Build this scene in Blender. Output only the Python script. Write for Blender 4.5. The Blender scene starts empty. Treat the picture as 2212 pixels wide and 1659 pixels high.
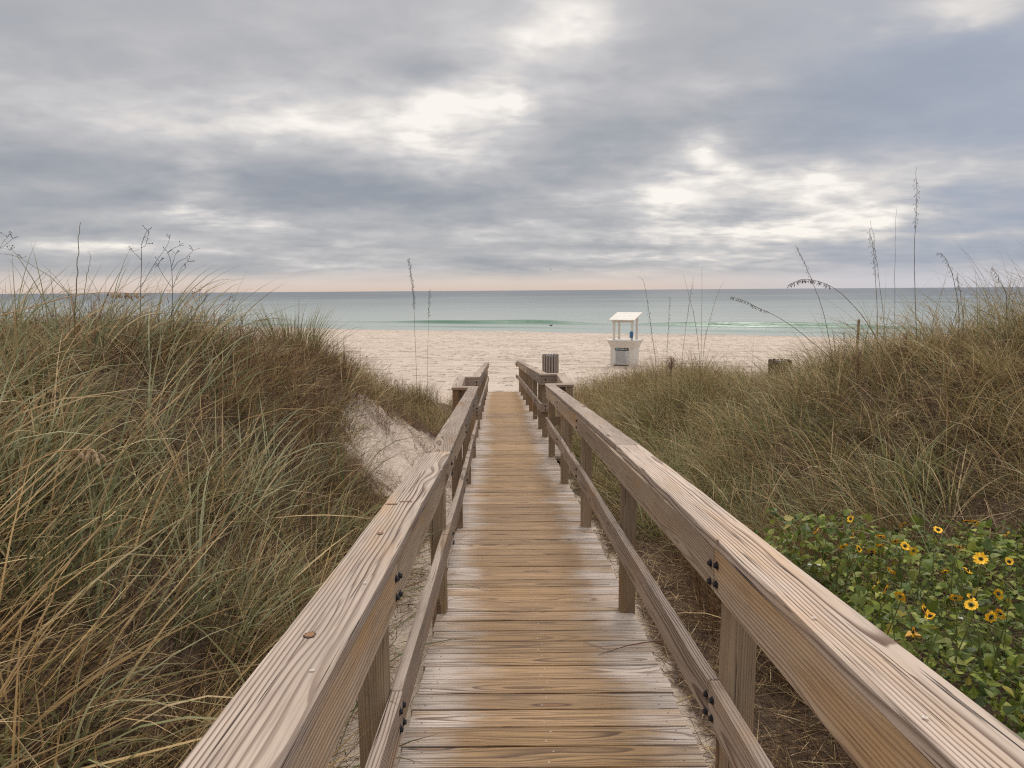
import bpy, bmesh, math, random
import numpy as np
from mathutils import Vector, Matrix

random.seed(7)
rng = np.random.default_rng(11)
scene = bpy.context.scene
col = scene.collection
R = math.radians

# ------------------------------------------------------------------ camera
ZC = 3.45                       # eye height above the beach
F, CX, CY = 1500.0, 1106.0, 829.5   # focal length and centre of the 2212 x 1659 picture
PITCH, ROLL = math.atan(375 / 2778), 0.0068
fwd = Vector((0, math.cos(PITCH), -math.sin(PITCH)))
r0 = Vector((1, 0, 0)); u0 = Vector((0, math.sin(PITCH), math.cos(PITCH)))
right = r0 * math.cos(ROLL) - u0 * math.sin(ROLL)
up = u0 * math.cos(ROLL) + r0 * math.sin(ROLL)
cam_d = bpy.data.cameras.new('camera'); cam = bpy.data.objects.new('camera', cam_d); col.objects.link(cam)
m = Matrix.Identity(4)
for i in range(3):
    m[i][0], m[i][1], m[i][2] = right[i], up[i], -fwd[i]
m[2][3] = ZC
cam.matrix_world = m
cam_d.sensor_width = 36; cam_d.lens = 36 * F / 2212
cam_d.clip_start = 0.05; cam_d.clip_end = 30000
scene.camera = cam


def ray(px, py):
    return fwd + right * ((px - CX) / F) + up * (-(py - CY) / F)


def at(px, py, d):
    """world point seen at a picture place, d metres ahead"""
    v = ray(px, py)
    return Vector((0, 0, ZC)) + v * (d / v.y)


# ------------------------------------------------------------------ object helpers
def tag(o, label=None, cat=None, group=None, kind=None):
    if label: o['label'] = label
    if cat: o['category'] = cat
    if group: o['group'] = group
    if kind: o['kind'] = kind
    return o


def empty(name, loc=(0, 0, 0), label=None, cat=None, group=None):
    o = bpy.data.objects.new(name, None); col.objects.link(o); o.location = loc
    o.empty_display_size = 0.1
    return tag(o, label, cat, group)


def link(name, me, mat, parent=None, loc=None):
    o = bpy.data.objects.new(name, me); col.objects.link(o)
    if mat:
        for mm in (mat if isinstance(mat, (list, tuple)) else [mat]):
            me.materials.append(mm)
    if parent:
        o.parent = parent
    if loc is not None:
        o.location = loc
    return o


def np_mesh(name, verts, faces, colors=None, smooth=False):
    """verts (n,3), faces (m,4) or (m,3) arrays"""
    verts = np.asarray(verts, np.float32); faces = np.asarray(faces, np.int32)
    me = bpy.data.meshes.new(name)
    k = faces.shape[1]
    me.vertices.add(len(verts)); me.vertices.foreach_set('co', verts.ravel())
    me.loops.add(faces.size); me.loops.foreach_set('vertex_index', faces.ravel())
    me.polygons.add(len(faces))
    me.polygons.foreach_set('loop_start', np.arange(0, faces.size, k, dtype=np.int32))
    me.polygons.foreach_set('loop_total', np.full(len(faces), k, np.int32))
    me.polygons.foreach_set('use_smooth', np.full(len(faces), smooth, bool))
    if colors is not None:
        at_ = me.attributes.new('tint', 'FLOAT_COLOR', 'POINT')
        c = np.ones((len(verts), 4), np.float32); c[:, :3] = colors
        at_.data.foreach_set('color', c.ravel())
    me.update(calc_edges=True); me.validate()
    return me


class MB:
    """gathers simple shapes into one mesh"""
    def __init__(s): s.v = []; s.f = []; s.m = []

    def add(s, vs, fs, mi=0):
        b = len(s.v); s.v += [tuple(v) for v in vs]
        s.f += [tuple(i + b for i in f) for f in fs]; s.m += [mi] * len(fs)

    def box(s, lo, hi, mi=0, M=None):
        x0, y0, z0 = lo; x1, y1, z1 = hi
        vs = [Vector(p) for p in ((x0, y0, z0), (x1, y0, z0), (x1, y1, z0), (x0, y1, z0), (x0, y0, z1), (x1, y0, z1), (x1, y1, z1), (x0, y1, z1))]
        if M: vs = [M @ v for v in vs]
        s.add(vs, [(0, 3, 2, 1), (4, 5, 6, 7), (0, 1, 5, 4), (1, 2, 6, 5), (2, 3, 7, 6), (3, 0, 4, 7)], mi)

    def tube(s, pts, rad, n=5, mi=0):
        pts = [Vector(p) for p in pts]
        rings = []
        for i, p in enumerate(pts):
            t = (pts[min(i + 1, len(pts) - 1)] - pts[max(i - 1, 0)]).normalized()
            a = t.orthogonal().normalized(); b = t.cross(a)
            rr = rad[i] if isinstance(rad, (list, tuple)) else rad
            rings.append([p + (a * math.cos(2 * math.pi * k / n) + b * math.sin(2 * math.pi * k / n)) * rr for k in range(n)])
        vs = [v for r_ in rings for v in r_]; fs = []
        for i in range(len(pts) - 1):
            for k in range(n):
                fs.append((i * n + k, i * n + (k + 1) % n, (i + 1) * n + (k + 1) % n, (i + 1) * n + k))
        fs.append(tuple(range(n))[::-1]); fs.append(tuple((len(pts) - 1) * n + k for k in range(n)))
        s.add(vs, fs, mi)

    def lathe(s, prof, n=24, mi=0, c=(0, 0, 0)):
        vs = [(c[0] + r_ * math.cos(2 * math.pi * k / n), c[1] + r_ * math.sin(2 * math.pi * k / n), c[2] + z) for r_, z in prof for k in range(n)]
        fs = [(i * n + k, i * n + (k + 1) % n, (i + 1) * n + (k + 1) % n, (i + 1) * n + k) for i in range(len(prof) - 1) for k in range(n)]
        s.add(vs, fs, mi)

    def spike(s, p, d, ln, w, mi=0):
        """a flat oval spikelet hanging from p along d"""
        d = Vector(d).normalized(); a = d.orthogonal().normalized(); b = d.cross(a)
        p = Vector(p); q = p + d * ln * .45
        s.add([p, q + a * w, q + b * w * .45, q - a * w, q - b * w * .45, p + d * ln],
              [(0, 1, 2), (0, 2, 3), (0, 3, 4), (0, 4, 1), (5, 2, 1), (5, 3, 2), (5, 4, 3), (5, 1, 4)], mi)

    def build(s, name, mat, parent=None, loc=None, smooth=False):
        me = bpy.data.meshes.new(name); me.from_pydata(s.v, [], s.f)
        o = link(name, me, mat, parent, loc)
        for p, i in zip(me.polygons, s.m):
            p.material_index = i; p.use_smooth = smooth
        me.update()
        return o


# ------------------------------------------------------------------ node helper
class NT:
    def __init__(s, tree):
        s.t = tree; tree.nodes.clear()

    def n(s, typ, ins=None, **kw):
        nd = s.t.nodes.new(typ)
        for k, v in kw.items(): setattr(nd, k, v)
        if ins:
            for k, v in ins.items(): s.put(nd.inputs[k], v)
        return nd

    def put(s, sock, v):
        if isinstance(v, bpy.types.NodeSocket): s.t.links.new(v, sock)
        elif v is not None:
            if isinstance(v, (tuple, list)) and sock.type == 'RGBA' and len(v) == 3: v = (*v, 1)
            sock.default_value = v

    def math(s, op, a, b=None, c=None, clamp=False):
        nd = s.n('ShaderNodeMath', operation=op); nd.use_clamp = clamp
        s.put(nd.inputs[0], a)
        if b is not None: s.put(nd.inputs[1], b)
        if c is not None: s.put(nd.inputs[2], c)
        return nd.outputs[0]

    def vec(s, op, a, b=None, c=None):
        nd = s.n('ShaderNodeVectorMath', operation=op); s.put(nd.inputs[0], a)
        if b is not None:
            s.put(nd.inputs['Scale'] if op == 'SCALE' else nd.inputs[1], b)
        if c is not None: s.put(nd.inputs[2], c)
        return nd.outputs['Value'] if op in ('LENGTH', 'DOT_PRODUCT', 'DISTANCE') else nd.outputs[0]

    def noise(s, v, scale=1.0, detail=3.0, rough=.55, color=False, dist=0.0):
        nd = s.n('ShaderNodeTexNoise', {'Vector': v, 'Scale': scale, 'Detail': detail, 'Roughness': rough, 'Distortion': dist})
        return nd.outputs['Color' if color else 'Fac']

    def smooth(s, v, a, b, lo=0.0, hi=1.0):
        nd = s.n('ShaderNodeMapRange', {'Value': v, 'From Min': a, 'From Max': b, 'To Min': lo, 'To Max': hi}, interpolation_type='SMOOTHSTEP')
        return nd.outputs[0]

    def lin(s, v, a, b, lo=0.0, hi=1.0):
        return s.n('ShaderNodeMapRange', {'Value': v, 'From Min': a, 'From Max': b, 'To Min': lo, 'To Max': hi}).outputs[0]

    def mix(s, f, a, b, mode='MIX'):
        nd = s.n('ShaderNodeMix', data_type='RGBA', blend_type=mode)
        s.put(nd.inputs[0], f); s.put(nd.inputs[6], a); s.put(nd.inputs[7], b)
        return nd.outputs[2]

    def sep(s, v):
        return s.n('ShaderNodeSeparateXYZ', {0: v}).outputs

    def comb(s, x, y, z):
        return s.n('ShaderNodeCombineXYZ', {0: x, 1: y, 2: z}).outputs[0]

    def ramp(s, v, stops):
        nd = s.n('ShaderNodeValToRGB', {0: v}); e = nd.color_ramp.elements
        while len(e) < len(stops): e.new(.5)
        for q, (p, c) in zip(e, stops):
            q.position = p; q.color = (*c, 1)
        return nd.outputs[0]


def srgb(r, g, b):
    f = lambda c: c / 12.92 if c <= .04045 else ((c + .055) / 1.055) ** 2.4
    return tuple(f(c / 255) for c in (r, g, b))


def material(name):
    mt = bpy.data.materials.new(name); mt.use_nodes = True
    nt = NT(mt.node_tree)
    return mt, nt


def finish(nt, color, rough=.8, normal=None, spec=.3, **extra):
    ins = {'Base Color': color, 'Roughness': rough, 'Specular IOR Level': spec}
    if normal is not None: ins['Normal'] = normal
    ins.update(extra)
    b = nt.n('ShaderNodeBsdfPrincipled', ins)
    nt.n('ShaderNodeOutputMaterial', {0: b.outputs[0]})
    return b


def wood(name, light, dark, stain, stain_lo=.55, stain_hi=.75, ring=135.0, wear=None, warp=1.0, cracks=1.0, contrast=1.0, pith=.09):
    """board timber: X of the object runs along the grain; year rings are cut from a log lying below the board"""
    mt, nt = material(name)
    tc = nt.n('ShaderNodeTexCoord').outputs['Object']
    rnd = nt.n('ShaderNodeObjectInfo').outputs['Random']
    off = nt.comb(nt.math('MULTIPLY', rnd, 91.7), nt.math('MULTIPLY', rnd, 37.3), nt.math('MULTIPLY', rnd, 13.1))
    q = nt.vec('ADD', tc, off)
    w1 = nt.noise(nt.vec('MULTIPLY', q, (.8, 4.0, 4.0)), 1.0, 2.0, .5, color=True)
    w2 = nt.noise(nt.vec('MULTIPLY', q, (4.0, 16.0, 16.0)), 1.0, 2.0, .5, color=True)
    wv = nt.vec('ADD', nt.vec('SCALE', nt.vec('SUBTRACT', w1, (.5, .5, .5)), .075 * warp), nt.vec('SCALE', nt.vec('SUBTRACT', w2, (.5, .5, .5)), .006 * warp))
    p = nt.vec('ADD', tc, wv)
    px, py, pz = nt.sep(p)
    # pith of the log, different in every board
    cy = nt.math('MULTIPLY', nt.math('SUBTRACT', rnd, .5), pith)
    cz = nt.math('MULTIPLY_ADD', nt.math('FRACT', nt.math('MULTIPLY', rnd, 7.3)), .07, .03)
    yy = nt.math('SUBTRACT', py, cy); zz = nt.math('ADD', pz, cz)
    r = nt.math('SQRT', nt.math('ADD', nt.math('MULTIPLY', yy, yy), nt.math('MULTIPLY', zz, zz)))
    # knots
    vq = nt.vec('MULTIPLY', q, (1.5, 9.0, 4.0))
    vor = nt.n('ShaderNodeTexVoronoi', {'Vector': vq, 'Scale': 1.0, 'Randomness': .9}, voronoi_dimensions='3D', feature='F1')
    kd = vor.outputs['Distance']; kc = nt.sep(vor.outputs['Color'])[0]
    has = nt.math('GREATER_THAN', kc, .62)
    kk = nt.math('MULTIPLY', has, nt.math('EXPONENT', nt.math('MULTIPLY', nt.math('MULTIPLY', kd, kd), -14.0)))
    ph = nt.math('ADD', nt.math('MULTIPLY', r, ring), nt.math('MULTIPLY', kk, 2.2))
    t = nt.math('FRACT', ph)
    late = nt.math('MULTIPLY', nt.smooth(t, .45, .88), nt.smooth(t, 1.0, .93))
    fib = nt.noise(nt.vec('MULTIPLY', q, (5.0, 150.0, 150.0)), 1.0, 2.0, .55)
    blot = nt.noise(nt.vec('MULTIPLY', q, (1.3, 7.0, 7.0)), 1.0, 4.0, .6)
    patch = nt.noise(nt.vec('MULTIPLY', nt.vec('ADD', q, (5.0, 3.0, 9.0)), (.9, 4.0, 4.0)), 1.0, 3.0, .55)
    base = nt.mix(nt.smooth(blot, .3, .7), light, tuple(c * .76 for c in light))
    st = nt.smooth(patch, stain_lo, stain_hi)
    base = nt.mix(st, base, stain)
    dk = nt.mix(nt.math('MULTIPLY', st, .6), dark, tuple(a * .55 for a in stain))
    if wear:
        lx, ly, lz = nt.sep(tc)
        gw = nt.n('ShaderNodeNewGeometry').outputs['Position']
        nn = nt.noise(nt.vec('MULTIPLY', gw, (1.2, 1.0, 1.0)), 1.0, 3.0, .6)
        n2 = nt.noise(nt.vec('MULTIPLY', q, (5.0, 30.0, 1.0)), 1.0, 3.0, .6)
        edge = nt.math('ADD', nt.math('ABSOLUTE', nt.math('ADD', lx, .02)), nt.math('MULTIPLY', nt.math('SUBTRACT', nn, .5), .38))
        edge = nt.math('ADD', nt.math('ADD', edge, nt.math('MULTIPLY', nt.math('SUBTRACT', nt.math('FRACT', nt.math('MULTIPLY', rnd, 29.0)), .5), .13)), nt.math('MULTIPLY', nt.math('SUBTRACT', n2, .5), .3))
        wm = nt.math('MULTIPLY', nt.smooth(edge, .52, .26), .88)
        tone = nt.mix(nt.smooth(nt.noise(nt.vec('MULTIPLY', gw, (.4, .55, 1.0)), 1.0, 3.0), .38, .62), wear[0], wear[1])
        tone = nt.mix(nt.smooth(fib, .35, .75), tone, tuple(c * .62 for c in wear[0]))
        base = nt.mix(wm, base, tone)
        dk = nt.mix(wm, dk, wear[2])
    amt = nt.math('MULTIPLY', late, nt.lin(nt.noise(nt.vec('MULTIPLY', q, (.8, 6.0, 6.0)), 1.0, 2.0), .3, .7, .35 * contrast, 1.0 * contrast), clamp=True)
    c = nt.mix(amt, base, dk)
    c = nt.mix(nt.math('MULTIPLY', nt.smooth(fib, .45, .75), .33), c, dark)
    # checks (drying cracks) along the grain
    cr = nt.noise(nt.vec('MULTIPLY', nt.vec('ADD', q, (3.0, 8.0, 2.0)), (1.8, 190.0, 120.0)), 1.0, 2.0, .5)
    crm = nt.math('MULTIPLY', nt.smooth(cr, .665, .70), cracks, clamp=True)
    c = nt.mix(crm, c, (.03, .022, .018))
    # the knot itself
    kin = nt.math('MULTIPLY', has, nt.smooth(kd, .12, .07))
    krim = nt.math('MULTIPLY', has, nt.math('MULTIPLY', nt.smooth(kd, .17, .12), nt.smooth(kd, .07, .11)))
    c = nt.mix(nt.math('MULTIPLY', kin, .75), c, srgb(128, 92, 66))
    c = nt.mix(nt.math('MULTIPLY', krim, .8), c, srgb(74, 54, 46))
    br = nt.math('MULTIPLY_ADD', nt.math('FRACT', nt.math('MULTIPLY', rnd, 53.0)), .34, .82)
    c = nt.mix(1.0, c, nt.comb(br, br, br), 'MULTIPLY')
    if wear:   # screw heads: three across each board
        for sx in (-.53, .0, .53):
            for sy in (-.035, .035):
                dd = nt.vec('DISTANCE', nt.vec('MULTIPLY', tc, (1, 1, 0)), (sx + .011 * sy / .035, sy, 0))
                hd = nt.math('MULTIPLY', nt.math('LESS_THAN', dd, .0042), nt.math('GREATER_THAN', lz, .01))
                c = nt.mix(hd, c, (.38, .35, .31) if sx == 0 else (.10, .085, .075))
    hgt = nt.math('SUBTRACT', nt.math('MULTIPLY_ADD', late, .8, nt.math('MULTIPLY', fib, .35)), nt.math('MULTIPLY', crm, 2.5))
    bp = nt.n('ShaderNodeBump', {'Height': hgt, 'Strength': .4, 'Distance': .002})
    finish(nt, c,   .64 if wear else .78, bp.outputs[0], .32 if wear else .22)
    return mt


LIGHT = srgb(196, 180, 168); DARK = srgb(116, 92, 80)
M_CAP = wood('weathered rail timber', srgb(194, 176, 161), srgb(84, 62, 50), srgb(186, 156, 126), .5, .72, ring=125, warp=.42, cracks=1.0, pith=.3)
M_SIDE = wood('weathered face timber', srgb(196, 175, 152), srgb(104, 79, 62), srgb(188, 152, 110), .47, .68, ring=95, warp=1.25, cracks=.6, contrast=.75)
M_POST = wood('post timber', srgb(166, 145, 121), srgb(92, 72, 56), srgb(150, 120, 88), .48, .7, ring=140, warp=.8, cracks=.9, contrast=.65)
M_OLD = wood('grey old timber', srgb(176, 159, 144), srgb(84, 66, 56), srgb(152, 127, 106), .5, .72, ring=130, warp=1.2, cracks=1.0)
M_DECK = wood('worn deck timber', srgb(196, 182, 171), srgb(104, 84, 70), srgb(166, 142, 118), .45, .65, ring=130, warp=.8,
              wear=(srgb(172, 135, 88), srgb(157, 124, 87), srgb(88, 64, 44)), cracks=1.2)


def plain(name, color, rough=.6, metal=0.0, noise=0.0, scale=20.0):
    mt, nt = material(name)
    c = color
    if noise:
        tc = nt.n('ShaderNodeTexCoord').outputs['Object']
        nz = nt.noise(tc, scale, 4.0, .6)
        c = nt.mix(nt.smooth(nz, .3, .75), color, tuple(x * (1 - noise) for x in color))
    finish(nt, c, rough, None, .4, Metallic=metal)
    return mt


M_BOLT = plain('black bolt', (.025, .027, .035), .45, .6)

# ------------------------------------------------------------------ the line of the boardwalk
TH_N, TH_F, UB = -0.003, -0.0215, 3.9
H_DECK, RAIL = 1.64, 1.04
S1, S2 = 0.077, 0.085
U_L0, U_L1, U_END = 9.9, 11.3, 23.6     # landing start, end, foot of the walk
C0 = 0.152


def deck_z(u):
    u = np.asarray(u, float)
    z = -H_DECK - S1 * np.minimum(u, U_L0) - S2 * np.clip(u - U_L1, 0, None)
    return z + ZC


def path_x(u):
    u = np.asarray(u, float)
    return C0 + np.where(u < UB, TH_N * u, TH_N * UB + TH_F * (u - UB))


def wp(u, v, h):
    """a point on the walk: u along, v to the right of the middle, h above the boards"""
    return Vector((float(path_x(u)) + v, u, float(deck_z(u)) + h))


# ------------------------------------------------------------------ ground height
_L = ([-3, 0, 2, 4, 6, 8, 10, 12, 15, 18, 21, 25, 200], [-.85, -.8, -.76, -.62, -.50, -.80, -1.30, -1.72, -2.35, -2.85, -3.15, -3.4, -3.45])
_R = ([-3, 0, 2, 4, 6, 8, 10, 13, 16, 18, 21, 25, 200], [-1.45, -1.42, -1.35, -1.1, -.78, -.90, -1.30, -1.86, -2.28, -2.58, -3.0, -3.3, -3.45])


def sstep(x, a, b):
    t = np.clip((x - a) / (b - a), 0, 1); return t * t * (3 - 2 * t)


def wobble(x, y):
    return (np.sin(x * 1.7 + 1.3 * np.sin(y * .9)) * np.cos(y * 1.3 + .7 * np.sin(x * 1.1)) * .09
            + np.sin(x * 4.1 + y * 2.3) * np.cos(y * 3.7 - x * 1.9) * .03)


def shore(x):
    return 69.5 - .40 * np.clip(x, -160, 160)


SEA = ZC - 4.0


def ground(x, y):
    x = np.asarray(x, float); y = np.asarray(y, float)
    yc = np.clip(y, -3, U_END)
    v = x - path_x(np.clip(y, -3, 30))
    base = deck_z(yc) - .16
    beach = ZC - 3.45 - .0 * y
    base = base * (1 - sstep(y, 20, 25)) + beach * sstep(y, 20, 25)
    lz = np.interp(y, *_L) + ZC; rz = np.interp(y, *_R) + ZC
    tl = sstep(-v, .72, 2.9 - .45 * np.exp(-((y - 9.3) / 2.2) ** 2)); tr = sstep(v, .85, 4.2 - .8 * sstep(y, 8, 14))
    z = base + np.where(v < 0, tl * (lz - base), tr * (rz - base))
    dune = np.maximum(tl, tr) * (1 - sstep(y, 19, 26))
    z = z + wobble(x, y) * dune * 1.0
    z = z + .30 * sstep(v, 3.2, 5.5) * np.exp(-((y - 6.2) / 2.6) ** 2) 
    z = z - .40 * np.exp(-((x - .375 * y) / (.085 * np.maximum(y, 1.0))) ** 2) * sstep(y, 6.5, 9.5) * (1 - sstep(y, 15, 19))
    # beach runs down to the sea
    s = y - shore(x)
    bz = SEA - .018 * s
    bz = np.where(s > 0, SEA - .05 * s, bz)
    k = sstep(y, 24, 40)
    z = z * (1 - k) + np.minimum(bz, ZC - 3.45 + .0) * k
    return np.maximum(z, SEA - 6)


# ------------------------------------------------------------------ sand sheet
def axis(lo, hi, step, far):
    a = list(np.arange(lo, hi + 1e-6, step)); out = a[:]; d = step
    x = hi
    while x < far: d *= 1.22; x += d; out.append(x)
    x = lo; d = step
    pre = []
    while x > -far: d *= 1.22; x -= d; pre.append(x)
    return np.array(pre[::-1] + out)


def grid_mesh(name, X, Y, Zf, attrs=(), smooth=True):
    gx, gy = np.meshgrid(X, Y)
    if callable(Zf): gz = Zf(gx, gy)
    else: gz = Zf
    n, mcol = len(Y), len(X)
    vs = np.stack([gx, gy, gz], -1).reshape(-1, 3)
    i = np.arange(n * mcol).reshape(n, mcol)
    fs = np.stack([i[:-1, :-1], i[:-1, 1:], i[1:, 1:], i[1:, :-1]], -1).reshape(-1, 4)
    me = np_mesh(name, vs, fs, None, smooth)
    for nm, arr in attrs:
        a = me.attributes.new(nm, 'FLOAT', 'POINT'); a.data.foreach_set('value', np.asarray(arr, np.float32).ravel())
    return me


XS = axis(-9, 9, .09, 9000)
YS = np.array([y for y in axis(-1.5, 26, .1, 12000) if y > -12])
gx, gy = np.meshgrid(XS, YS)
gz = ground(gx, gy)
gv = gx - path_x(np.clip(gy, -3, 30))
# litter: how much dead straw lies on the sand
lit = np.where(gv < 0, sstep(-gv, .7, 1.4), sstep(gv, .5, .9))
lit = lit * (1 - sstep(gy, 17.5, 20.5))
# the bare sand slope left of the landing
bare = np.exp(-(((gx + 1.35) / .62) ** 2 + ((gy - 8.7) / 2.2) ** 2) ** 2)
lit = np.clip(lit * (1 - bare) + .0, 0, 1)
# footprints trodden into the beach
foot = np.zeros_like(gz)
mask_b = (gy > 18) & (gy < 70) & (np.abs(gx) < 40)
gz = gz + np.where(gy < 20, .012 * np.sin(gx * 9 + gy * 5) * np.cos(gy * 11 - gx * 4), 0)

mt_sand, nt = material('beach sand')
pos = nt.n('ShaderNodeNewGeometry').outputs['Position']
la = nt.n('ShaderNodeAttribute', attribute_name='litter').outputs['Fac']
n1 = nt.noise(pos, .35, 4.0, .6); n2 = nt.noise(pos, 9.0, 4.0, .65); n3 = nt.noise(pos, 160.0, 2.0, .6)
c = nt.mix(nt.smooth(n1, .35, .65), (.63, .525, .44), (.57, .47, .385))
c = nt.mix(nt.math('MULTIPLY', nt.smooth(n2, .5, .8), .3), c, (.45, .37, .32))
wet = nt.n('ShaderNodeAttribute', attribute_name='wet').outputs['Fac']
c = nt.mix(nt.math('MULTIPLY', wet, .55), c, (.40, .36, .32))
lm = nt.smooth(nt.math('ADD', la, nt.math('MULTIPLY', nt.math('SUBTRACT', nt.noise(pos, 3.2, 5.0, .65), .5), 1.3)), .42, .72)
cl = nt.mix(nt.smooth(nt.noise(nt.vec('MULTIPLY', pos, (18., 46., 20.)), 1.0, 4.0, .7), .35, .65), (.17, .118, .082), (.062, .042, .03))
c = nt.mix(lm, c, cl)
# dimples of trodden sand and raked lines
vor = nt.n('ShaderNodeTexVoronoi', {'Vector': nt.vec('MULTIPLY', pos, (1.0, .7, 1.0)), 'Scale': 2.1, 'Randomness': 1.0}, feature='SMOOTH_F1')
vd = nt.smooth(vor.outputs['Distance'], .0, .42)
rk = nt.noise(nt.vec('MULTIPLY', nt.vec('ADD', pos, (0, 0, 0)), (.035, 1.6, 1.0)), 1.0, 3.0, .6)
n5 = nt.noise(nt.vec('MULTIPLY', pos, (1.0, .6, 1.0)), 3.0, 5.0, .7)
far_ = nt.smooth(nt.sep(pos)[1], 17.0, 24.0, .25, 1.0)
hh = nt.math('ADD', nt.math('MULTIPLY', vd, .15), nt.math('ADD', nt.math('MULTIPLY', rk, .16), nt.math('ADD', nt.math('MULTIPLY', n2, .035), nt.math('ADD', nt.math('MULTIPLY', n3, .002), nt.math('MULTIPLY', n5, .07)))))
hh = nt.math('MULTIPLY', hh, far_)
wl = nt.math('ABSOLUTE', nt.math('SUBTRACT', nt.noise(nt.vec('MULTIPLY', pos, (.03, .38, 1)), 1.0, 3.0, .6), .5))
wlm = nt.math('MULTIPLY', nt.smooth(wl, .03, .006), nt.smooth(nt.noise(nt.vec('MULTIPLY', pos, (.3, 1., 1)), 1.0, 3.0), .42, .6))
c = nt.mix(nt.math('MULTIPLY', nt.math('MULTIPLY', wlm, .55), nt.smooth(nt.sep(pos)[1], 26., 30.)), c, (.27, .21, .17))
deb = nt.smooth(nt.noise(nt.vec('MULTIPLY', pos, (5., 5., 1)), 1.0, 4.0, .7), .66, .74)
c = nt.mix(nt.math('MULTIPLY', nt.math('MULTIPLY', deb, .45), nt.smooth(nt.sep(pos)[1], 24., 16.)), c, (.3, .22, .17))
bp = nt.n('ShaderNodeBump', {'Height': hh, 'Strength': 1.0, 'Distance': 2.0})
finish(nt, c, .9, bp.outputs[0], .15)

wet_a = sstep(gy - shore(gx), -5.5, -.5)
me = grid_mesh('beach_sand', XS, YS, gz, (('litter', lit), ('wet', wet_a)))
tag(link('beach_sand', me, mt_sand), 'pale trodden beach sand running from the dunes to the sea', None, None, 'structure')

# ------------------------------------------------------------------ sea
SX = axis(-60, 60, .6, 9000)
SS = np.concatenate([np.arange(-3, 26, .16), np.geomspace(26, 12000, 120)])
sx, ss = np.meshgrid(SX, SS)
sy = ss + shore(sx)
wn = np.sin(sx * .16) * .9 + np.sin(sx * .43 + 1) * .35
A1 = .38 * np.exp(-((sx + 2.5) / 10.5) ** 4) + .42 * np.exp(-((sx - 27) / 12) ** 4) + .10 + .05 * np.sin(sx * .3)
s0 = 14 + wn
d0 = ss - s0
ridge = A1 * np.where(d0 < 0, np.exp(-(d0 / .75) ** 2), np.exp(-(d0 / 3.2) ** 2))
A2 = .10 + .06 * np.sin(sx * .21 + 2)
d2 = ss - (4.6 + .7 * np.sin(sx * .11 + .5) + .25 * np.sin(sx * .5))
ridge += A2 * np.where(d2 < 0, np.exp(-(d2 / .35) ** 2), np.exp(-(d2 / 1.6) ** 2))
swell = .05 * np.sin((ss + .6 * wn) * .42) * sstep(ss, 8, 25) * (1 - sstep(ss, 200, 600))
sz = SEA + ridge + swell + .008 - .04 * sstep(-ss, .6, 3.0)
foam = .5 * np.exp(-((d2 - .05) / .3) ** 2) * (.55 + .45 * np.sin(sx * .13 + 4)) + .16 * np.exp(-((d2 - 1.4) / 1.2) ** 2) * (.5 + .5 * np.sin(sx * .23))
foam += .3 * np.exp(-((ss - .9 - .4 * np.sin(sx * .3)) / .5) ** 2)
foam += .5 * np.exp(-((d0 - .1) / .3) ** 2) * np.exp(-((sx + .5) / 1.0) ** 2)
foam += .2 * np.exp(-((d0 - 34) / 1.5) ** 2) * sstep(sx, 2, 10) * (1 - sstep(sx, 40, 60)) + .2 * np.exp(-((d0 - 62) / 2.5) ** 2) * sstep(sx, 5, 14)
foam *= .62
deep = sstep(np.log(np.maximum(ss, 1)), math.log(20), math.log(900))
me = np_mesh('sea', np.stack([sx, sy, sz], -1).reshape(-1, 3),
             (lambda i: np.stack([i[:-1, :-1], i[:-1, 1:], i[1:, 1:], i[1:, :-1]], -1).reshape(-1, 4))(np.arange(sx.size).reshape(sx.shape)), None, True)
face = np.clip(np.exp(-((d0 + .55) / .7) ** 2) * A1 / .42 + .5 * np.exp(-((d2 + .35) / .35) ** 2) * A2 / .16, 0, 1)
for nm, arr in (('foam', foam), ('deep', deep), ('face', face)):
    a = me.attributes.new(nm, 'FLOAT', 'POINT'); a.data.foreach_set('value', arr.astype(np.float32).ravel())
mt_sea, nt = material('sea water')
pos = nt.n('ShaderNodeNewGeometry').outputs['Position']
fa = nt.n('ShaderNodeAttribute', attribute_name='foam').outputs['Fac']
de = nt.n('ShaderNodeAttribute', attribute_name='deep').outputs['Fac']
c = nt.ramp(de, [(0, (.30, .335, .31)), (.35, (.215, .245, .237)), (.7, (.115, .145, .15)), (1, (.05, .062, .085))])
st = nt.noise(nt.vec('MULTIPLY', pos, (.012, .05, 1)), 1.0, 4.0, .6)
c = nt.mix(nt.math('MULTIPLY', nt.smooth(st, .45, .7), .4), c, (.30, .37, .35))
fc = nt.n('ShaderNodeAttribute', attribute_name='face').outputs['Fac']
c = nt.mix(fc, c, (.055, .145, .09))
fn = nt.noise(nt.vec('MULTIPLY', pos, (.5, 2.2, 1)), 1.0, 5.0, .7)
fm = nt.smooth(nt.math('ADD', fa, nt.math('MULTIPLY', nt.math('SUBTRACT', fn, .5), 1.0)), .42, .8)
c = nt.mix(fm, c, (.82, .82, .80))
w1 = nt.noise(nt.vec('MULTIPLY', pos, (.35, 1.0, 1)), 1.0, 4.0, .6)
w2 = nt.noise(nt.vec('MULTIPLY', pos, (.05, .16, 1)), 1.0, 4.0, .6)
bp = nt.n('ShaderNodeBump', {'Height': nt.math('ADD', nt.math('MULTIPLY', w1, .12), nt.math('MULTIPLY', w2, .35)), 'Strength': .3, 'Distance': 1.0})
finish(nt, c, nt.mix(fm, (.3,) * 3, (.8,) * 3), bp.outputs[0], .5, IOR=1.33)
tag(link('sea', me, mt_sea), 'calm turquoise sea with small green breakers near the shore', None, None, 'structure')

# ------------------------------------------------------------------ timber boards
WORLD = {}      # world matrix of every board, so that bolts can be parented to them


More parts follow.
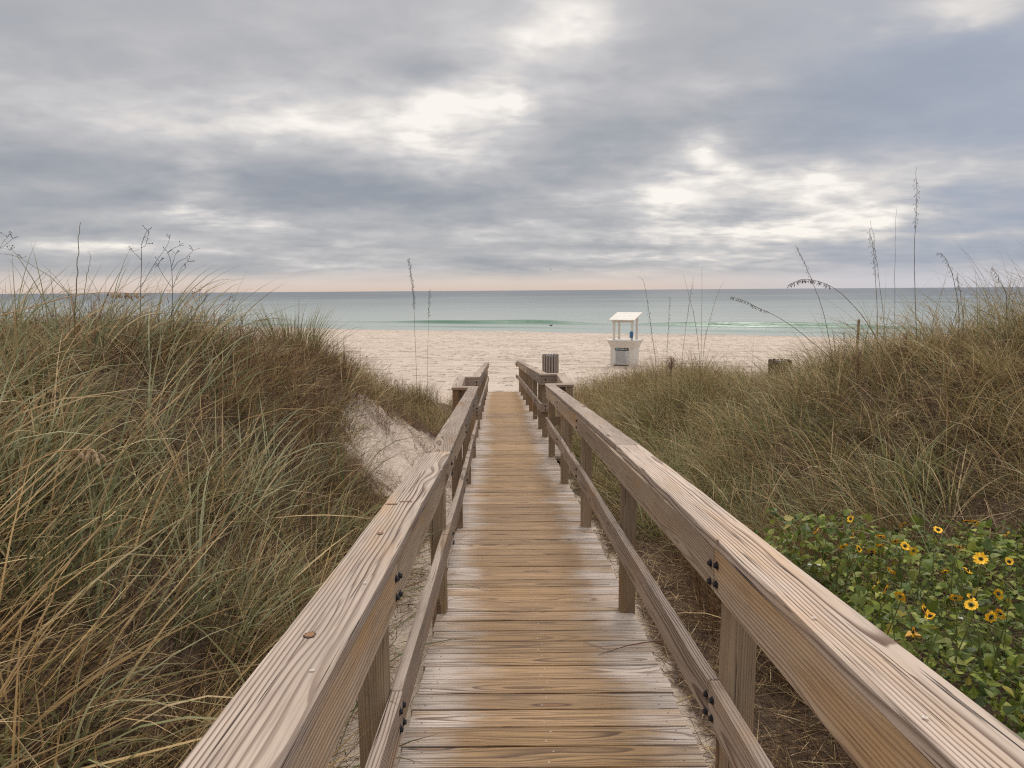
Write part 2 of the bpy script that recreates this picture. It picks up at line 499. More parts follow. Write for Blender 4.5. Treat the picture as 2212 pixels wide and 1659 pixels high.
def place(o, parent, M):
    o.parent = parent
    P = WORLD.get(parent.name) if parent else None
    if P is None and parent: P = Matrix.Translation(parent.location)
    o.matrix_basis = (P.inverted() @ M) if P is not None else M
    WORLD[o.name] = M


def beam_mesh(name, L, w, t, rad=.006, step=.22, wobb=.0012, cut=0.0):
    """a sawn board along X, w wide in Y, t thick in Z, rounded arrises"""
    prof = []
    for cx_, cy_, a0 in ((1, 1, 0), (-1, 1, 90), (-1, -1, 180), (1, -1, 270)):
        for k in range(4):
            a = R(a0 + k * 30)
            prof.append((cx_ * (w / 2 - rad) + rad * math.cos(a), cy_ * (t / 2 - rad) + rad * math.sin(a)))
    n = len(prof); ns = max(1, int(L / step))
    vs = []; fs = []
    ph = random.random() * 9
    for i in range(ns + 1):
        x = -L / 2 + L * i / ns
        dy = wobb * (math.sin(x * 3.1 + ph) + .6 * math.sin(x * 9.7 + 2 * ph)); dz = wobb * (math.sin(x * 2.3 + 3 * ph) + .6 * math.sin(x * 11 + ph))
        for k, (y, z) in enumerate(prof):
            j = wobb * .5 * math.sin(x * 17 + k * 2.1 + ph)
            vs.append((x, y + dy + j, z + dz + j))
    for i in range(ns):
        for k in range(n):
            fs.append((i * n + k, i * n + (k + 1) % n, (i + 1) * n + (k + 1) % n, (i + 1) * n + k))
    fs.append(tuple(range(n))[::-1]); fs.append(tuple(ns * n + k for k in range(n)))
    me = bpy.data.meshes.new(name); me.from_pydata(vs, [], fs); me.update()
    return me


def board(name, p0, p1, w, t, mat, parent, rad=.006, up_=(0, 0, 1), **k):
    p0, p1 = Vector(p0), Vector(p1)
    X = (p1 - p0).normalized(); Z = Vector(up_); Z = (Z - X * Z.dot(X)).normalized(); Y = Z.cross(X)
    me = beam_mesh(name, (p1 - p0).length, w, t, rad, **k)
    o = link(name, me, mat)
    M = Matrix.Identity(4); c = (p0 + p1) / 2
    for i in range(3):
        M[i][0], M[i][1], M[i][2], M[i][3] = X[i], Y[i], Z[i], c[i]
    place(o, parent, M)
    return o


# ------------------------------------------------------------------ the deck
deck = empty('boardwalk', wp(2.5, 0, 0), 'long narrow timber boardwalk with golden worn middle running down between the dunes to the beach', 'boardwalk')
PITCH_B = .1425
u = 1.25; k = 0
rest = MB()
while u < U_END:
    on_landing = U_L0 - .02 < u < U_L1 + .05
    hw = .90 if on_landing else .600
    a = random.uniform(-.009, .009); b = random.uniform(-.009, .009)
    if on_landing: a = b = 0
    hj = random.uniform(-.002, .002)
    p0 = wp(u + random.uniform(-.0015, .0015), -hw + a, -.019 + hj); p1 = wp(u + random.uniform(-.0015, .0015), hw + b, -.019 + hj)
    X = (p1 - p0).normalized(); nrm = (wp(u + .05, 0, 0) - wp(u - .05, 0, 0)).cross(X) * -1
    wv = .1355 + random.uniform(-.004, .002)
    if k < 100:
        board('deck_board', p0, p1, wv, .038, M_DECK, deck, rad=.004, up_=nrm, step=.3, wobb=.0008)
    else:
        Z = nrm.normalized(); Y = Z.cross(X); c = (p0 + p1) / 2
        M = Matrix([[X[i], Y[i], Z[i], c[i]] for i in range(3)] + [[0, 0, 0, 1]])
        rest.box((-(p1 - p0).length / 2, -wv / 2, -.019), ((p1 - p0).length / 2, wv / 2, .019), 0, Matrix.Translation(-wp(2.5, 0, 0)) @ M)
    u += PITCH_B; k += 1
ro = rest.build('deck_board', None, deck)
ro['kind'] = 'stuff'
# the farthest boards share one mesh, so they get the boards' wood by world position
mt_far, nt = material('far deck timber')
pos = nt.n('ShaderNodeNewGeometry').outputs['Position']
X_, Y_, Z_ = nt.sep(pos)
lx = nt.math('SUBTRACT', X_, nt.math('MULTIPLY_ADD', nt.math('SUBTRACT', Y_, UB), TH_F, C0 + TH_N * UB))
nz = nt.noise(nt.vec('MULTIPLY', pos, (1.2, 1, 1)), 1.0, 3.0); n2 = nt.noise(nt.vec('MULTIPLY', pos, (3., 40, 1)), 1.0, 3.0)
row = nt.n('ShaderNodeTexWhiteNoise', {'W': nt.math('FLOOR', nt.math('DIVIDE', nt.math('SUBTRACT', Y_, 1.25 - PITCH_B / 2), PITCH_B))}, noise_dimensions='1D').outputs[0]
wm = nt.smooth(nt.math('ADD', nt.math('ABSOLUTE', lx), nt.math('MULTIPLY', nt.math('SUBTRACT', nz, .5), .3)), .6, .36)
c = nt.mix(wm, srgb(188, 172, 160), srgb(170, 136, 95))
c = nt.mix(nt.math('MULTIPLY', nt.smooth(n2, .4, .75), .5), c, srgb(110, 84, 64))
c = nt.mix(1.0, c, nt.mix(row, (.8, .8, .8), (1.08, 1.08, 1.08)), 'MULTIPLY')
finish(nt, c, .64, None, .32)
ro.data.materials.append(mt_far)
for s in (-1, 1):
    for a, b in ((1.2, 4.0), (4.0, U_L0), (U_L0, U_L1), (U_L1, 17.4), (17.4, U_END - .1)):
        board('stringer', wp(a, s * .42, -.13), wp(b, s * .42, -.13), .05, .18, M_POST, deck)

# ------------------------------------------------------------------ railings
IN, THK, CAPW = .472, .038, .142
POSTS = [.1, 2.05, 4.04, 6.0, 7.95, 9.86]
POSTS2 = [12.4, 14.2, 16.0, 17.8, 19.7, 21.6, 23.45]


def bolt_mesh():
    b = MB(); n = 6
    for r0_, r1_, z0, z1, nn in ((.0125, .0125, 0, .003, 14), (.0085, .0078, .003, .010, 6)):
        vs = [(r0_ * math.cos(2 * math.pi * k / nn), r0_ * math.sin(2 * math.pi * k / nn), z0) for k in range(nn)] + \
             [(r1_ * math.cos(2 * math.pi * k / nn), r1_ * math.sin(2 * math.pi * k / nn), z1) for k in range(nn)]
        b.add(vs, [(k, (k + 1) % nn, nn + (k + 1) % nn, nn + k) for k in range(nn)] + [tuple(nn + k for k in range(nn))])
    me = bpy.data.meshes.new('bolt'); me.from_pydata(b.v, [], b.f); me.materials.append(M_BOLT)
    return me


BOLT = bolt_mesh()


def bolt(parent, p, nrm):
    o = bpy.data.objects.new('bolt', BOLT); col.objects.link(o)
    Z = Vector(nrm).normalized(); X = Z.orthogonal().normalized(); Y = Z.cross(X)
    M = Matrix([[X[i], Y[i], Z[i], p[i]] for i in range(3)] + [[0, 0, 0, 1]])
    place(o, parent, M)


def railing(s):
    nm = 'left' if s < 0 else 'right'
    t = empty('railing', wp(2.0, s * .55, 0),
              ('weathered timber railing on the left of the boardwalk, its near inner side smooth and yellowish' if s < 0 else
               'weathered timber railing on the right of the boardwalk, beside the yellow flowers'), 'railing')
    IN = .472 if s > 0 else .503
    RAIL, LOW = (1.045, .56) if s > 0 else (1.01, .53)
    ct, hs = RAIL, RAIL - THK - .001
    cm, sm, om = M_CAP, M_SIDE, M_OLD
    vc = IN + CAPW / 2

    def cap(a, b, v0, v1, mat=None, gap=.002):
        """cap board along the walk"""
        return board('cap_board', wp(a + gap, s * (v0 + v1) / 2, ct - THK / 2), wp(b - gap, s * (v0 + v1) / 2, ct - THK / 2), v1 - v0, THK, mat or cm, t, rad=.007)

    def capx(u_, v0, v1, mat=cm):
        """cap board across, CAPW deep from u_"""
        return board('cap_board', wp(u_ + CAPW / 2, s * v0, ct - THK / 2), wp(u_ + CAPW / 2, s * v1, ct - THK / 2), CAPW, THK, mat, t, rad=.006)

    def side(a, b, v, name='face_board', z1=hs, hgt=.14, mat=sm):
        return board(name, wp(a + .0015, s * (v + THK / 2), z1 - hgt / 2), wp(b - .0015, s * (v + THK / 2), z1 - hgt / 2), THK, hgt, mat, t, rad=.005)

    def sidex(u_, v0, v1, name='face_board', z1=hs, hgt=.14, mat=sm):
        return board(name, wp(u_, s * v0, z1 - hgt / 2), wp(u_, s * v1, z1 - hgt / 2), THK, hgt, mat, t, rad=.005)

    def post(u_, v, top=hs, sz=.089):
        p = wp(u_, s * (v + sz / 2), 0)
        g = min(float(ground(p.x, p.y)) - .15, p.z - .3)
        return board('post', (p.x, p.y, g), (p.x, p.y, p.z + top - .002), sz, sz, M_POST, t, rad=.005, up_=(0, 1, 0), wobb=.0006)

    joint = 4.0
    cap(-1.3, joint, IN - (.0 if s > 0 else .002), IN + CAPW + (0 if s > 0 else .008)); cap(joint, 9.96, IN, IN + CAPW, om if s < 0 else cm)
    sides = [side(-1.3, 2.05, IN + .002), side(2.05, 6.0, IN + .002), side(6.0, 9.95, IN + .002, mat=om if s < 0 else sm)]
    lows = [side(-1.3, 2.07, IN + .002, 'lower_rail', LOW, .137, cm), side(2.07, 6.0 if s > 0 else 5.5, IN + .002, 'lower_rail', LOW, .137, cm),
            side(6.0 if s > 0 else 5.5, 9.98, IN + .002, 'lower_rail', LOW, .137, om)]
    for u_ in POSTS:
        post(u_, IN + THK + .003)
        nrm = (-s, 0, 0)
        cols = (-.032, .03) if abs(u_ - 2.05) < .1 else (0.02,)
        for kk, c_ in enumerate(cols):
            uu = u_ + c_
            for hh_, lst, zz in ((hs, sides, (-.045, -.105)), (LOW, lows, (-.04, -.1))):
                idx = 0 if uu < (2.05 if lst is sides else 2.07) else 1 if uu < (6.0 if (lst is sides or s > 0) else 5.5) else 2
                for dz in zz:
                    bolt(lst[idx], wp(uu, s * (IN + .0015), hh_ + dz - kk * .012), nrm)
    # the jog round the landing
    vo = .745
    a, b = 9.965, 11.2
    capx(a, IN, vo + CAPW, om); cap(a + CAPW, b, vo, vo + CAPW, cm); capx(b, IN, vo + CAPW, om)
    sidex(a + CAPW - THK / 2 - .002, IN + .002, vo + .001, mat=om)
    side(a + CAPW, b + .002, vo + .002, mat=sm)
    f2 = sidex(b + THK / 2 + .002, IN + .002, vo - .0, mat=om)
    for lo_, hi_ in ((a + CAPW - THK / 2 - .002, vo),):
        sidex(lo_, IN + THK + .1, vo, 'lower_rail', LOW, .137, om)
    side(a + CAPW, b, vo + .002, 'lower_rail', LOW, .137, om)
    blk = sidex(b + THK / 2 + .002, IN + .002, IN + .173, 'lower_rail', LOW, .137, om)
    post(a + .055, vo + THK + .004); post(b + .1, vo + THK + .004); post(b + THK + .05, IN + THK + .003)
    for dz in (-.045, -.105):
        bolt(f2, wp(b + .0005, s * .56, hs + dz), (0, -1, 0)); bolt(blk, wp(b + .0005, s * .56, LOW + dz + .005), (0, -1, 0))
    # the lower ramp
    e = U_END + .25
    cap(b + CAPW, 17.75, IN, IN + CAPW, cm); cap(17.75, e, IN, IN + CAPW, om)
    s2 = [side(b + THK + .002, 16.0, IN + .002, mat=om), side(16.0, e, IN + .002, mat=sm)]
    l2 = [side(b + THK + .002, 16.0, IN + .002, 'lower_rail', LOW, .137, om), side(16.0, e, IN + .002, 'lower_rail', LOW, .137, cm)]
    for u_ in POSTS2:
        post(u_, IN + THK + .003)
        for hh_, lst, zz in ((hs, s2, (-.045, -.105)), (LOW, l2, (-.04, -.1))):
            for dz in zz:
                bolt(lst[0 if u_ + .02 < 16 else 1], wp(u_ + .02, s * (IN + .0015), hh_ + dz), (-s, 0, 0))
    if s > 0:   # short return at the foot of the right railing
        board('cap_board', wp(e + .04, IN + .1, ct - THK / 2 - .004), wp(e + .03, IN - .05, ct - THK / 2 - .025), CAPW, THK, cm, t)
        board('face_board', wp(e - .02, IN + .0, hs - .078), wp(e - .025, IN - .05, hs - .09), THK, .14, cm, t)
        board('lower_rail', wp(e - .02, IN + .0, .515), wp(e - .025, IN - .05, .505), THK, .137, cm, t)
    return t


railing(-1); railing(1)

# knots and screw heads on the cap boards
M_KNOT = plain('orange brown knot', srgb(146, 108, 74), .75, 0, .35, 120.0)
M_KNOTRIM = plain('dark knot rim', srgb(66, 48, 40), .8)
M_SCREW = plain('pale screw head', srgb(206, 198, 188), .4, .3)


def on_cap(x, y, rail):
    v = ray(x * 2212 / 1024, y * 2212 / 1024); d = .8
    while d < 12:
        p = Vector((0, 0, ZC)) + v * (d / v.y)
        if p.z <= float(deck_z(d)) + rail: return p
        d += .002
    return p


CAPS = [o for o in bpy.data.objects if o.name.startswith('cap_board')]


def cap_under(p):
    best = None
    for o in CAPS:
        q = WORLD[o.name].inverted() @ p
        L = max(v.co.x for v in o.data.vertices)
        if abs(q.x) < L and abs(q.y) < .09 and abs(q.z) < .06: best = o
    return best


def disc(name, p, rx, ry, z, mat, hole=0):
    o = cap_under(p)
    if not o: return
    q = WORLD[o.name].inverted() @ p
    b = MB(); n = 18; zt = THK / 2 + z
    w = lambda k: 1 + .10 * math.sin(k * 2.1 + rx * 900) + .06 * math.sin(k * 5.3)
    if hole:
        vs = [(q.x + rx * f * w(k) * math.cos(6.2832 * k / n), q.y + ry * f * w(k) * math.sin(6.2832 * k / n), zt) for f in (hole, 1) for k in range(n)]
        b.add(vs, [(k, n + k, n + (k + 1) % n, (k + 1) % n) for k in range(n)])
    else:
        b.add([(q.x + rx * w(k) * math.cos(6.2832 * k / n), q.y + ry * w(k) * math.sin(6.2832 * k / n), zt) for k in range(n)], [tuple(range(n))])
    b.build(name, mat, o)


for x, y, rail, rx, ry in ((309.8, 635.5, 1.01, .012, .0105), (380.5, 533.7, 1.01, .012, .008), (392, 504.3, 1.01, .009, .02), (406, 501.8, 1.01, .008, .02), (787, 681, 1.045, .006, .012), (716, 540, 1.045, .009, .006)):
    p = on_cap(x, y, rail)
    disc('knot', p, rx, ry, .0017, M_KNOT); disc('knot_rim', p, rx * 1.35, ry * 1.25, .0012, M_KNOTRIM)
for x, y, rail in ((312, 672, 1.01), (365, 584, 1.01), (442, 470, 1.01), (814, 619, 1.045), (925, 719, 1.045), (716, 552, 1.045)):
    disc('screw', on_cap(x, y, rail), .0048, .0048, .003, M_SCREW, .45)

# ------------------------------------------------------------------ white beach stand
M_WHITE = plain('white painted boards', (.73, .69, .63), .6, 0, .12, 6.0)
M_BLACK = plain('dark sign board', (.035, .032, .035), .5)
M_PAPER = plain('grey white notice', (.56, .555, .55), .6)
M_BLUE = plain('blue plastic', (.05, .16, .30), .45)
M_INK = plain('notice lettering', (.16, .16, .17), .7)
M_PALEINK = plain('pale sign lettering', (.62, .6, .58), .6)
M_TEAL = plain('teal emblem', (.22, .42, .47), .5)


def kiosk():
    base = at(1350, 789, 31.0); base.z = float(ground(base.x, base.y)) - .03
    t = empty('beach_stand', base, 'white wooden beach stand with flared counter, notice board and sloping roof on the sand', 'stand')
    t.rotation_euler.z = R(-26)
    # body: straight below, flaring out to the counter on the front and sides
    b = MB()
    prof = [(0, .50, .46), (.78, .50, .46), (1.14, .645, .60)]
    ring = []
    for z, hx, hy in prof:
        ring.append([(-hx, -hy, z), (hx, -hy, z), (hx, hy, z), (-hx, hy, z)])
    vs = [p for r_ in ring for p in r_]; fs = []
    for i in range(2):
        for k in range(4): fs.append((i * 4 + k, i * 4 + (k + 1) % 4, (i + 1) * 4 + (k + 1) % 4, (i + 1) * 4 + k))
    fs.append((3, 2, 1, 0)); b.add(vs, fs)
    b.build('body', M_WHITE, t)
    for x in (-.5, .5):
        tr = MB(); tr.box((x - .035, -.468, 0.0), (x + .035, -.4605, .775)); tr.build('corner_trim', M_WHITE, t)
    c = MB(); c.box((-.67, -.625, 1.142), (.67, .625, 1.18)); c.build('counter', M_WHITE, t)
    for x in (-.41, .41):
        for y in (-.38, .38):
            p = MB(); p.box((x - .045, y - .045, 1.182), (x + .045, y + .045, 2.03 + .17 * (y + .38) / .76)); p.build('post', M_WHITE, t)
    rf = MB()
    for k in range(5):      # boarded roof sloping towards the walk
        y0 = -.62 + k * .25; y1 = y0 + .246
        zz = lambda y: 2.05 + (y + .62) * .235
        hx = .585
        vs = [(-hx, y0, zz(y0)), (hx, y0, zz(y0)), (hx, y1, zz(y1)), (-hx, y1, zz(y1)), (-hx, y0, zz(y0) + .035), (hx, y0, zz(y0) + .035), (hx, y1, zz(y1) + .03), (-hx, y1, zz(y1) + .03)]
        rf.add(vs, [(0, 3, 2, 1), (4, 5, 6, 7), (0, 1, 5, 4), (1, 2, 6, 5), (2, 3, 7, 6), (3, 0, 4, 7)])
    rf.build('roof', M_WHITE, t)
    fb = MB(); fb.box((-.5, -.45, 1.955), (.5, -.428, 2.06)); fb.build('roof_beam', M_WHITE, t)
    # sign on the front
    y = -.464; x0 = -.31
    hd = MB(); hd.box((x0, y - .02, .72), (x0 + .6, y, .86)); hdo = hd.build('sign_header', M_BLACK, t)
    em = MB(); n = 20
    em.add([(x0 + .08, y - .0225, .79)] + [(x0 + .08 + .045 * math.cos(2 * math.pi * k / n), y - .0225, .79 + .045 * math.sin(2 * math.pi * k / n)) for k in range(n)], [(0, k + 1, (k + 1) % n + 1) for k in range(n)])
    em.build('emblem', M_TEAL, hdo)
    tx = MB(); r = random.Random(5); x = x0 + .15
    while x < x0 + .55:
        w_ = r.uniform(.012, .024); tx.box((x, y - .0235, .765), (x + w_, y - .0205, .765 + r.uniform(.035, .05))); x += w_ + r.choice((.008, .008, .02))
    tx.build('lettering', M_PALEINK, hdo)
    pp = MB(); pp.box((x0 - .005, y - .016, .145), (x0 + .605, y, .715)); ppo = pp.build('notice_panel', M_PAPER, t)
    tl = MB(); z = .685
    while z > .19:
        x = x0 + .03
        while x < x0 + r.uniform(.4, .57):
            w_ = r.uniform(.02, .06); tl.box((x, y - .0185, z), (x + w_, y - .0165, z + .011)); x += w_ + .012
        z -= .029
    tl.build('lettering', M_INK, ppo)
    for z0, mt_, hh in ((.10, M_PAPER, .035), (.005, M_BLACK, .085)):
        bb = MB(); bb.box((x0 - .05, y - .022, z0), (x0 + .62, y, z0 + hh)); bb.build('sign_bar', mt_, t)
    ph = MB(); ph.box((.34, -.50, 1.30), (.48, -.428, 1.56)); ph.box((.355, -.515, 1.33), (.465, -.502, 1.53)); ph.build('call_box', M_BLUE, t)


kiosk()

# ------------------------------------------------------------------ bins
M_SLAT = plain('grey brown slats', srgb(150, 138, 126), .7, 0, .2, 9.0)
M_SLAT2 = plain('brown slats', srgb(106, 82, 62), .8, 0, .3, 9.0)
M_LINER = plain('dark blue liner', (.02, .028, .075), .35)


def bin_(px, d, topy, label, mat, n=18, r=.31, h=.98):
    p = at(px, topy, d); p.z -= h
    g = float(ground(p.x, p.y))
    t = empty('litter_bin', (p.x, p.y, min(p.z, g + .02) if p.z > g else p.z), label, 'bin')
    b = MB()
    for k in range(n):
        a = 2 * math.pi * k / n
        b.box((r - .022, -.035, .03), (r, .035, h - (.0 if k % 2 else .008)), 0, Matrix.Rotation(a, 4, 'Z'))
    b.build('slats', mat, t)
    l = MB(); l.lathe([(0.0, .04), (r - .03, .04), (r - .028, h - .06), (r - .05, h - .035), (r - .075, h - .06), (r - .08, .25), (0, .25)], 28); l.build('liner', M_LINER, t, smooth=True)
    for z in (.2, h - .3):
        q = MB(); q.lathe([(r - .027, z), (r - .0225, z), (r - .0225, z + .05), (r - .027, z + .05)], 28); q.build('band', M_BLACK, t)
    if p.z > g + .03:   # stands on a low pad of drifted sand beside the dune
        pass
    return t


bin_(1189, 26.1, 764, 'round grey slatted litter bin with dark blue liner on the sand beyond the railing', M_SLAT)
bin_(1685, 17.5, 777, 'brown slatted litter bin half hidden behind the grass of the right dune', M_SLAT2, r=.28)

# small stake in the dune grass
p = at(1853, 716, 19); g = float(ground(p.x, p.y))
s_ = MB(); s_.tube([(0, 0, -.1), (0.01, 0, at(1853, 690, 19).z - g)], .035, 8)
tag(s_.build('wooden_stake', M_POST, None, (p.x, p.y, g)), 'thin brown wooden stake standing up out of the right dune grass', 'stake')

# birds
M_BIRD = plain('dark bird', (.09, .085, .085), .7)
g_ = MB(); c_ = (0, 0, 0)
g_.tube([(-.22, 0, 0), (-.1, 0, .01), (.05, 0, .02), (.2, 0, .03), (.26, 0, .02)], [.01, .05, .075, .04, .01], 8)
for sgn in (-1, 1):
    g_.add([(.1, 0, .03), (-.06, 0, .03), (-.08, sgn * .35, .17), (.06, sgn * .35, .18), (-.12, sgn * .75, .06)], [(0, 1, 2, 3), (3, 2, 4)])
bo = g_.build('gull', M_BIRD, None, at(1189, 582, 120)); bo.rotation_euler = (0, 0, R(30)); bo.scale = (.6,) * 3
tag(bo, 'tiny dark gull flying above the horizon', 'bird')
g_ = MB(); g_.tube([(-.28, 0, .02), (-.15, 0, .1), (.05, 0, .12), (.2, 0, .08), (.26, 0, .03)], [.02, .1, .12, .08, .02], 8)
g_.tube([(.2, 0, .12), (.24, 0, .26), (.25, 0, .34), (.36, 0, .33)], [.05, .04, .055, .012], 8)
p = at(1190, 699, 78); bo = g_.build('floating_bird', M_BIRD, None, (p.x, p.y, SEA + .02)); bo.scale = (.62,) * 3
tag(bo, 'small dark bird floating on the water in front of the green wave', 'bird')

# ------------------------------------------------------------------ plants
def leaf_mat(name, trans=.35, rough=.6, spec=.25):
    mt, nt = material(name)
    c = nt.n('ShaderNodeAttribute', attribute_name='tint').outputs['Color']
    b = nt.n('ShaderNodeBsdfPrincipled', {'Base Color': c, 'Roughness': rough, 'Specular IOR Level': spec})
    tr = nt.n('ShaderNodeBsdfTranslucent', {'Color': c})
    mx = nt.n('ShaderNodeMixShader', {0: trans, 1: b.outputs[0], 2: tr.outputs[0]})
    nt.n('ShaderNodeOutputMaterial', {0: mx.outputs[0]})
    return mt


M_GRASS = leaf_mat('grass blades', .3)
M_LEAF = leaf_mat('green leaves', .3, .5, .35)


def tinted(name, color, rough=.7):
    mt, nt = material(name)
    rnd = nt.n('ShaderNodeTexCoord').outputs['Object']
    nz = nt.noise(rnd, 9.0, 3.0)
    c = nt.mix(nz, tuple(x * .7 for x in color), tuple(min(1, x * 1.3) for x in color))
    finish(nt, c, rough, None, .2)
    return mt


M_STEM = tinted('dry stem', srgb(126, 112, 84))
M_SEED = tinted('dark seed spikelets', srgb(74, 62, 54))
M_STRAWSEED = tinted('straw seed spikelets', srgb(156, 132, 102))
M_TWIG = tinted('dead brown twig', srgb(74, 60, 56))
M_STRAW = tinted('straw stalk', srgb(196, 164, 120))
M_FLUFF = tinted('fluffy seed plume', srgb(150, 122, 100), .9)


def blades(base, az, lean, bend, length, width, twist, color, S=6, tipcol=None, curl=1.3, flat=None):
    """N grass blades as curved, tapering ribbons: returns verts, faces, colours"""
    N = len(base)
    p = base.copy(); P = [p.copy()]; T = []
    dh = np.stack([np.cos(az), np.sin(az), np.zeros(N)], 1)
    for k in range(S):
        a = lean + bend * ((k + .5) / S) ** curl
        t = np.sin(a)[:, None] * dh + np.cos(a)[:, None] * np.array([0, 0, 1.0])
        p = p + t * (length / S)[:, None]
        P.append(p.copy()); T.append(t)
    T.append(T[-1])
    perp = np.stack([-np.sin(az), np.cos(az), np.zeros(N)], 1)
    V = []; C = []
    for k in range(S + 1):
        t = T[k]; nr = np.cross(t, perp)
        tw = twist * (k / S)
        side = np.cos(tw)[:, None] * perp + np.sin(tw)[:, None] * nr
        f = k / S
        w = width * (.55 + .45 * min(1, f * 5)) * (1 - f ** 2.2) + .0004
        V.append(P[k] - side * (w / 2)[:, None]); V.append(P[k] + side * (w / 2)[:, None])
        cc = color if tipcol is None else color * (1 - f ** 2.5) + tipcol * f ** 2.5
        C.append(cc); C.append(cc)
    V = np.stack(V, 1).reshape(-1, 3); C = np.stack(C, 1).reshape(-1, 3)
    b = (np.arange(N) * (2 * (S + 1)))[:, None]
    q = np.concatenate([b + 2 * k + np.array([[0, 1, 3, 2]]) for k in range(S)], 0)
    return V, q, C


class Veg:
    def __init__(s): s.V = []; s.Q = []; s.C = []; s.n = 0

    def add(s, V, Q, C):
        s.V.append(V); s.Q.append(Q + s.n); s.C.append(C); s.n += len(V)

    def build(s, name, mat, parent=None, loc=None):
        V = np.concatenate(s.V); Q = np.concatenate(s.Q); C = np.concatenate(s.C)
        if loc is not None: V = V - np.array(loc)
        return link(name, np_mesh(name, V, Q, C), mat, parent, loc if parent is None else None)


PAL = {  # base colours of the grasses
    'blue': [srgb(142, 148, 106), srgb(158, 162, 124), srgb(110, 120, 82), srgb(174, 176, 140)],
    'olive': [srgb(144, 133, 86), srgb(122, 116, 70), srgb(164, 150, 106), srgb(98, 96, 58)],
    'straw': [srgb(204, 176, 130), srgb(224, 200, 158), srgb(184, 154, 112), srgb(156, 126, 90)],
    'brown': [srgb(104, 78, 55), srgb(80, 60, 43), srgb(128, 98, 70), srgb(62, 46, 35)],
    'red': [srgb(116, 80, 58), srgb(138, 98, 70), srgb(92, 66, 50), srgb(150, 114, 84)],
    'green': [srgb(112, 120, 50), srgb(132, 134, 62), srgb(90, 100, 42), srgb(142, 138, 72)],
}
PAL['gold'] = [srgb(206, 176, 126), srgb(222, 198, 154), srgb(188, 156, 110)]
PAL = {k: np.array(v) for k, v in PAL.items()}


def patchy(x, y, sc, ph):
    return .5 + .5 * np.sin(x * sc + ph + 1.7 * np.sin(y * sc * .7 + ph * 2)) * np.cos(y * sc * 1.1 - ph + 1.1 * np.sin(x * sc * .9))


def tufts(veg, xy, kind, n, L, W, spread=.07, wind=0.0, windk=.6, lean=(.05, .55), bend=(.3, 1.6), zoff=-.03, mixin=None, S=6):
    """n blades in each tuft standing at xy"""
    xy = np.asarray(xy); M = len(xy)
    if M == 0: return
    N = M * n
    c = np.repeat(xy, n, 0)
    size = np.repeat(rng.uniform(.55, 1.3, M), n)
    ang = rng.uniform(0, 2 * np.pi, N); rr = spread * np.sqrt(rng.random(N)) * size
    bx = c[:, 0] + rr * np.cos(ang); by = c[:, 1] + rr * np.sin(ang)
    base = np.stack([bx, by, ground(bx, by) + zoff], 1)
    tw = np.repeat(wind + rng.normal(0, .5, M) + 1.1 * np.sin(xy[:, 0] * 1.9 + 2 * np.sin(xy[:, 1] * 1.3)) , n)
    dx = np.cos(ang) * rng.uniform(.3, 1, N) + windk * np.cos(tw); dy = np.sin(ang) * rng.uniform(.3, 1, N) + windk * np.sin(tw)
    az = np.arctan2(dy, dx)
    pal = PAL[kind]
    tc = pal[rng.integers(0, len(pal), M)]
    zone = .66 + .6 * patchy(xy[:, 0], xy[:, 1], 2.6, 1.0) + rng.normal(0, .12, M)
    colr = np.repeat(tc * np.clip(zone, .55, 1.55)[:, None], n, 0) * rng.uniform(.45, 1.4, (N, 1))
    colr = colr * .7 + pal[rng.integers(0, len(pal), N)] * .3
    if mixin:
        mk, fr = mixin
        sel = rng.random(N) < fr
        mp = PAL[mk]
        colr[sel] = mp[rng.integers(0, len(mp), sel.sum())] * rng.uniform(.75, 1.2, (sel.sum(), 1))
    tip = colr * .6 + PAL['straw'][rng.integers(0, 4, N)] * .4
    Lr = rng.uniform(L[0], L[1], N) * size
    V, Q, C = blades(base, az, rng.uniform(*lean, N), rng.uniform(*bend, N), Lr, rng.uniform(W[0], W[1], N), rng.normal(0, 1.3, N), colr, S, tip)
    veg.add(V, Q, C)


def visible(x, y, margin=1.3):
    return (np.abs(x) < .80 * y + margin)


def sample(n, x0, x1, y0, y1, f=None):
    x = rng.uniform(x0, x1, n); y = rng.uniform(y0, y1, n)
    k = visible(x, y)
    if f is not None:
        k &= rng.random(n) < f(x, y)
    return np.stack([x[k], y[k]], 1)


def lat(x, y): return x - path_x(np.clip(y, -3, 30))


def left_cover(x, y):
    v = -lat(x, y)
    edge = .92 + .10 * np.sin(y * 2.1) + (.8 + .2 * np.sin(y * 5.1)) * sstep(y, 4.8, 7.6) * (1 - sstep(y, 10.4, 12.0))
    return sstep(v, edge, edge + .25) * (1 - sstep(y, 16.5, 20.5 + 1.0 * np.sin(x * 1.3)))


def right_cover(x, y):
    v = lat(x, y)
    edge = 1.25 - .45 * sstep(y, 4.0, 7.5) + .08 * np.sin(y * 2.7)
    sun = ((x > 1.0) & (x < 3.0) & (y > 1.2) & (y < 3.75))
    return sstep(v, edge, edge + .3) * (1 - sstep(y, 17.5, 21.0 + 1.0 * np.sin(x * 1.1))) * np.where(sun, .16 + .3 * sstep(y, 2.9, 3.7), 1.0)


def near(x, y): return np.clip(1.15 - .055 * y, .4, 1)


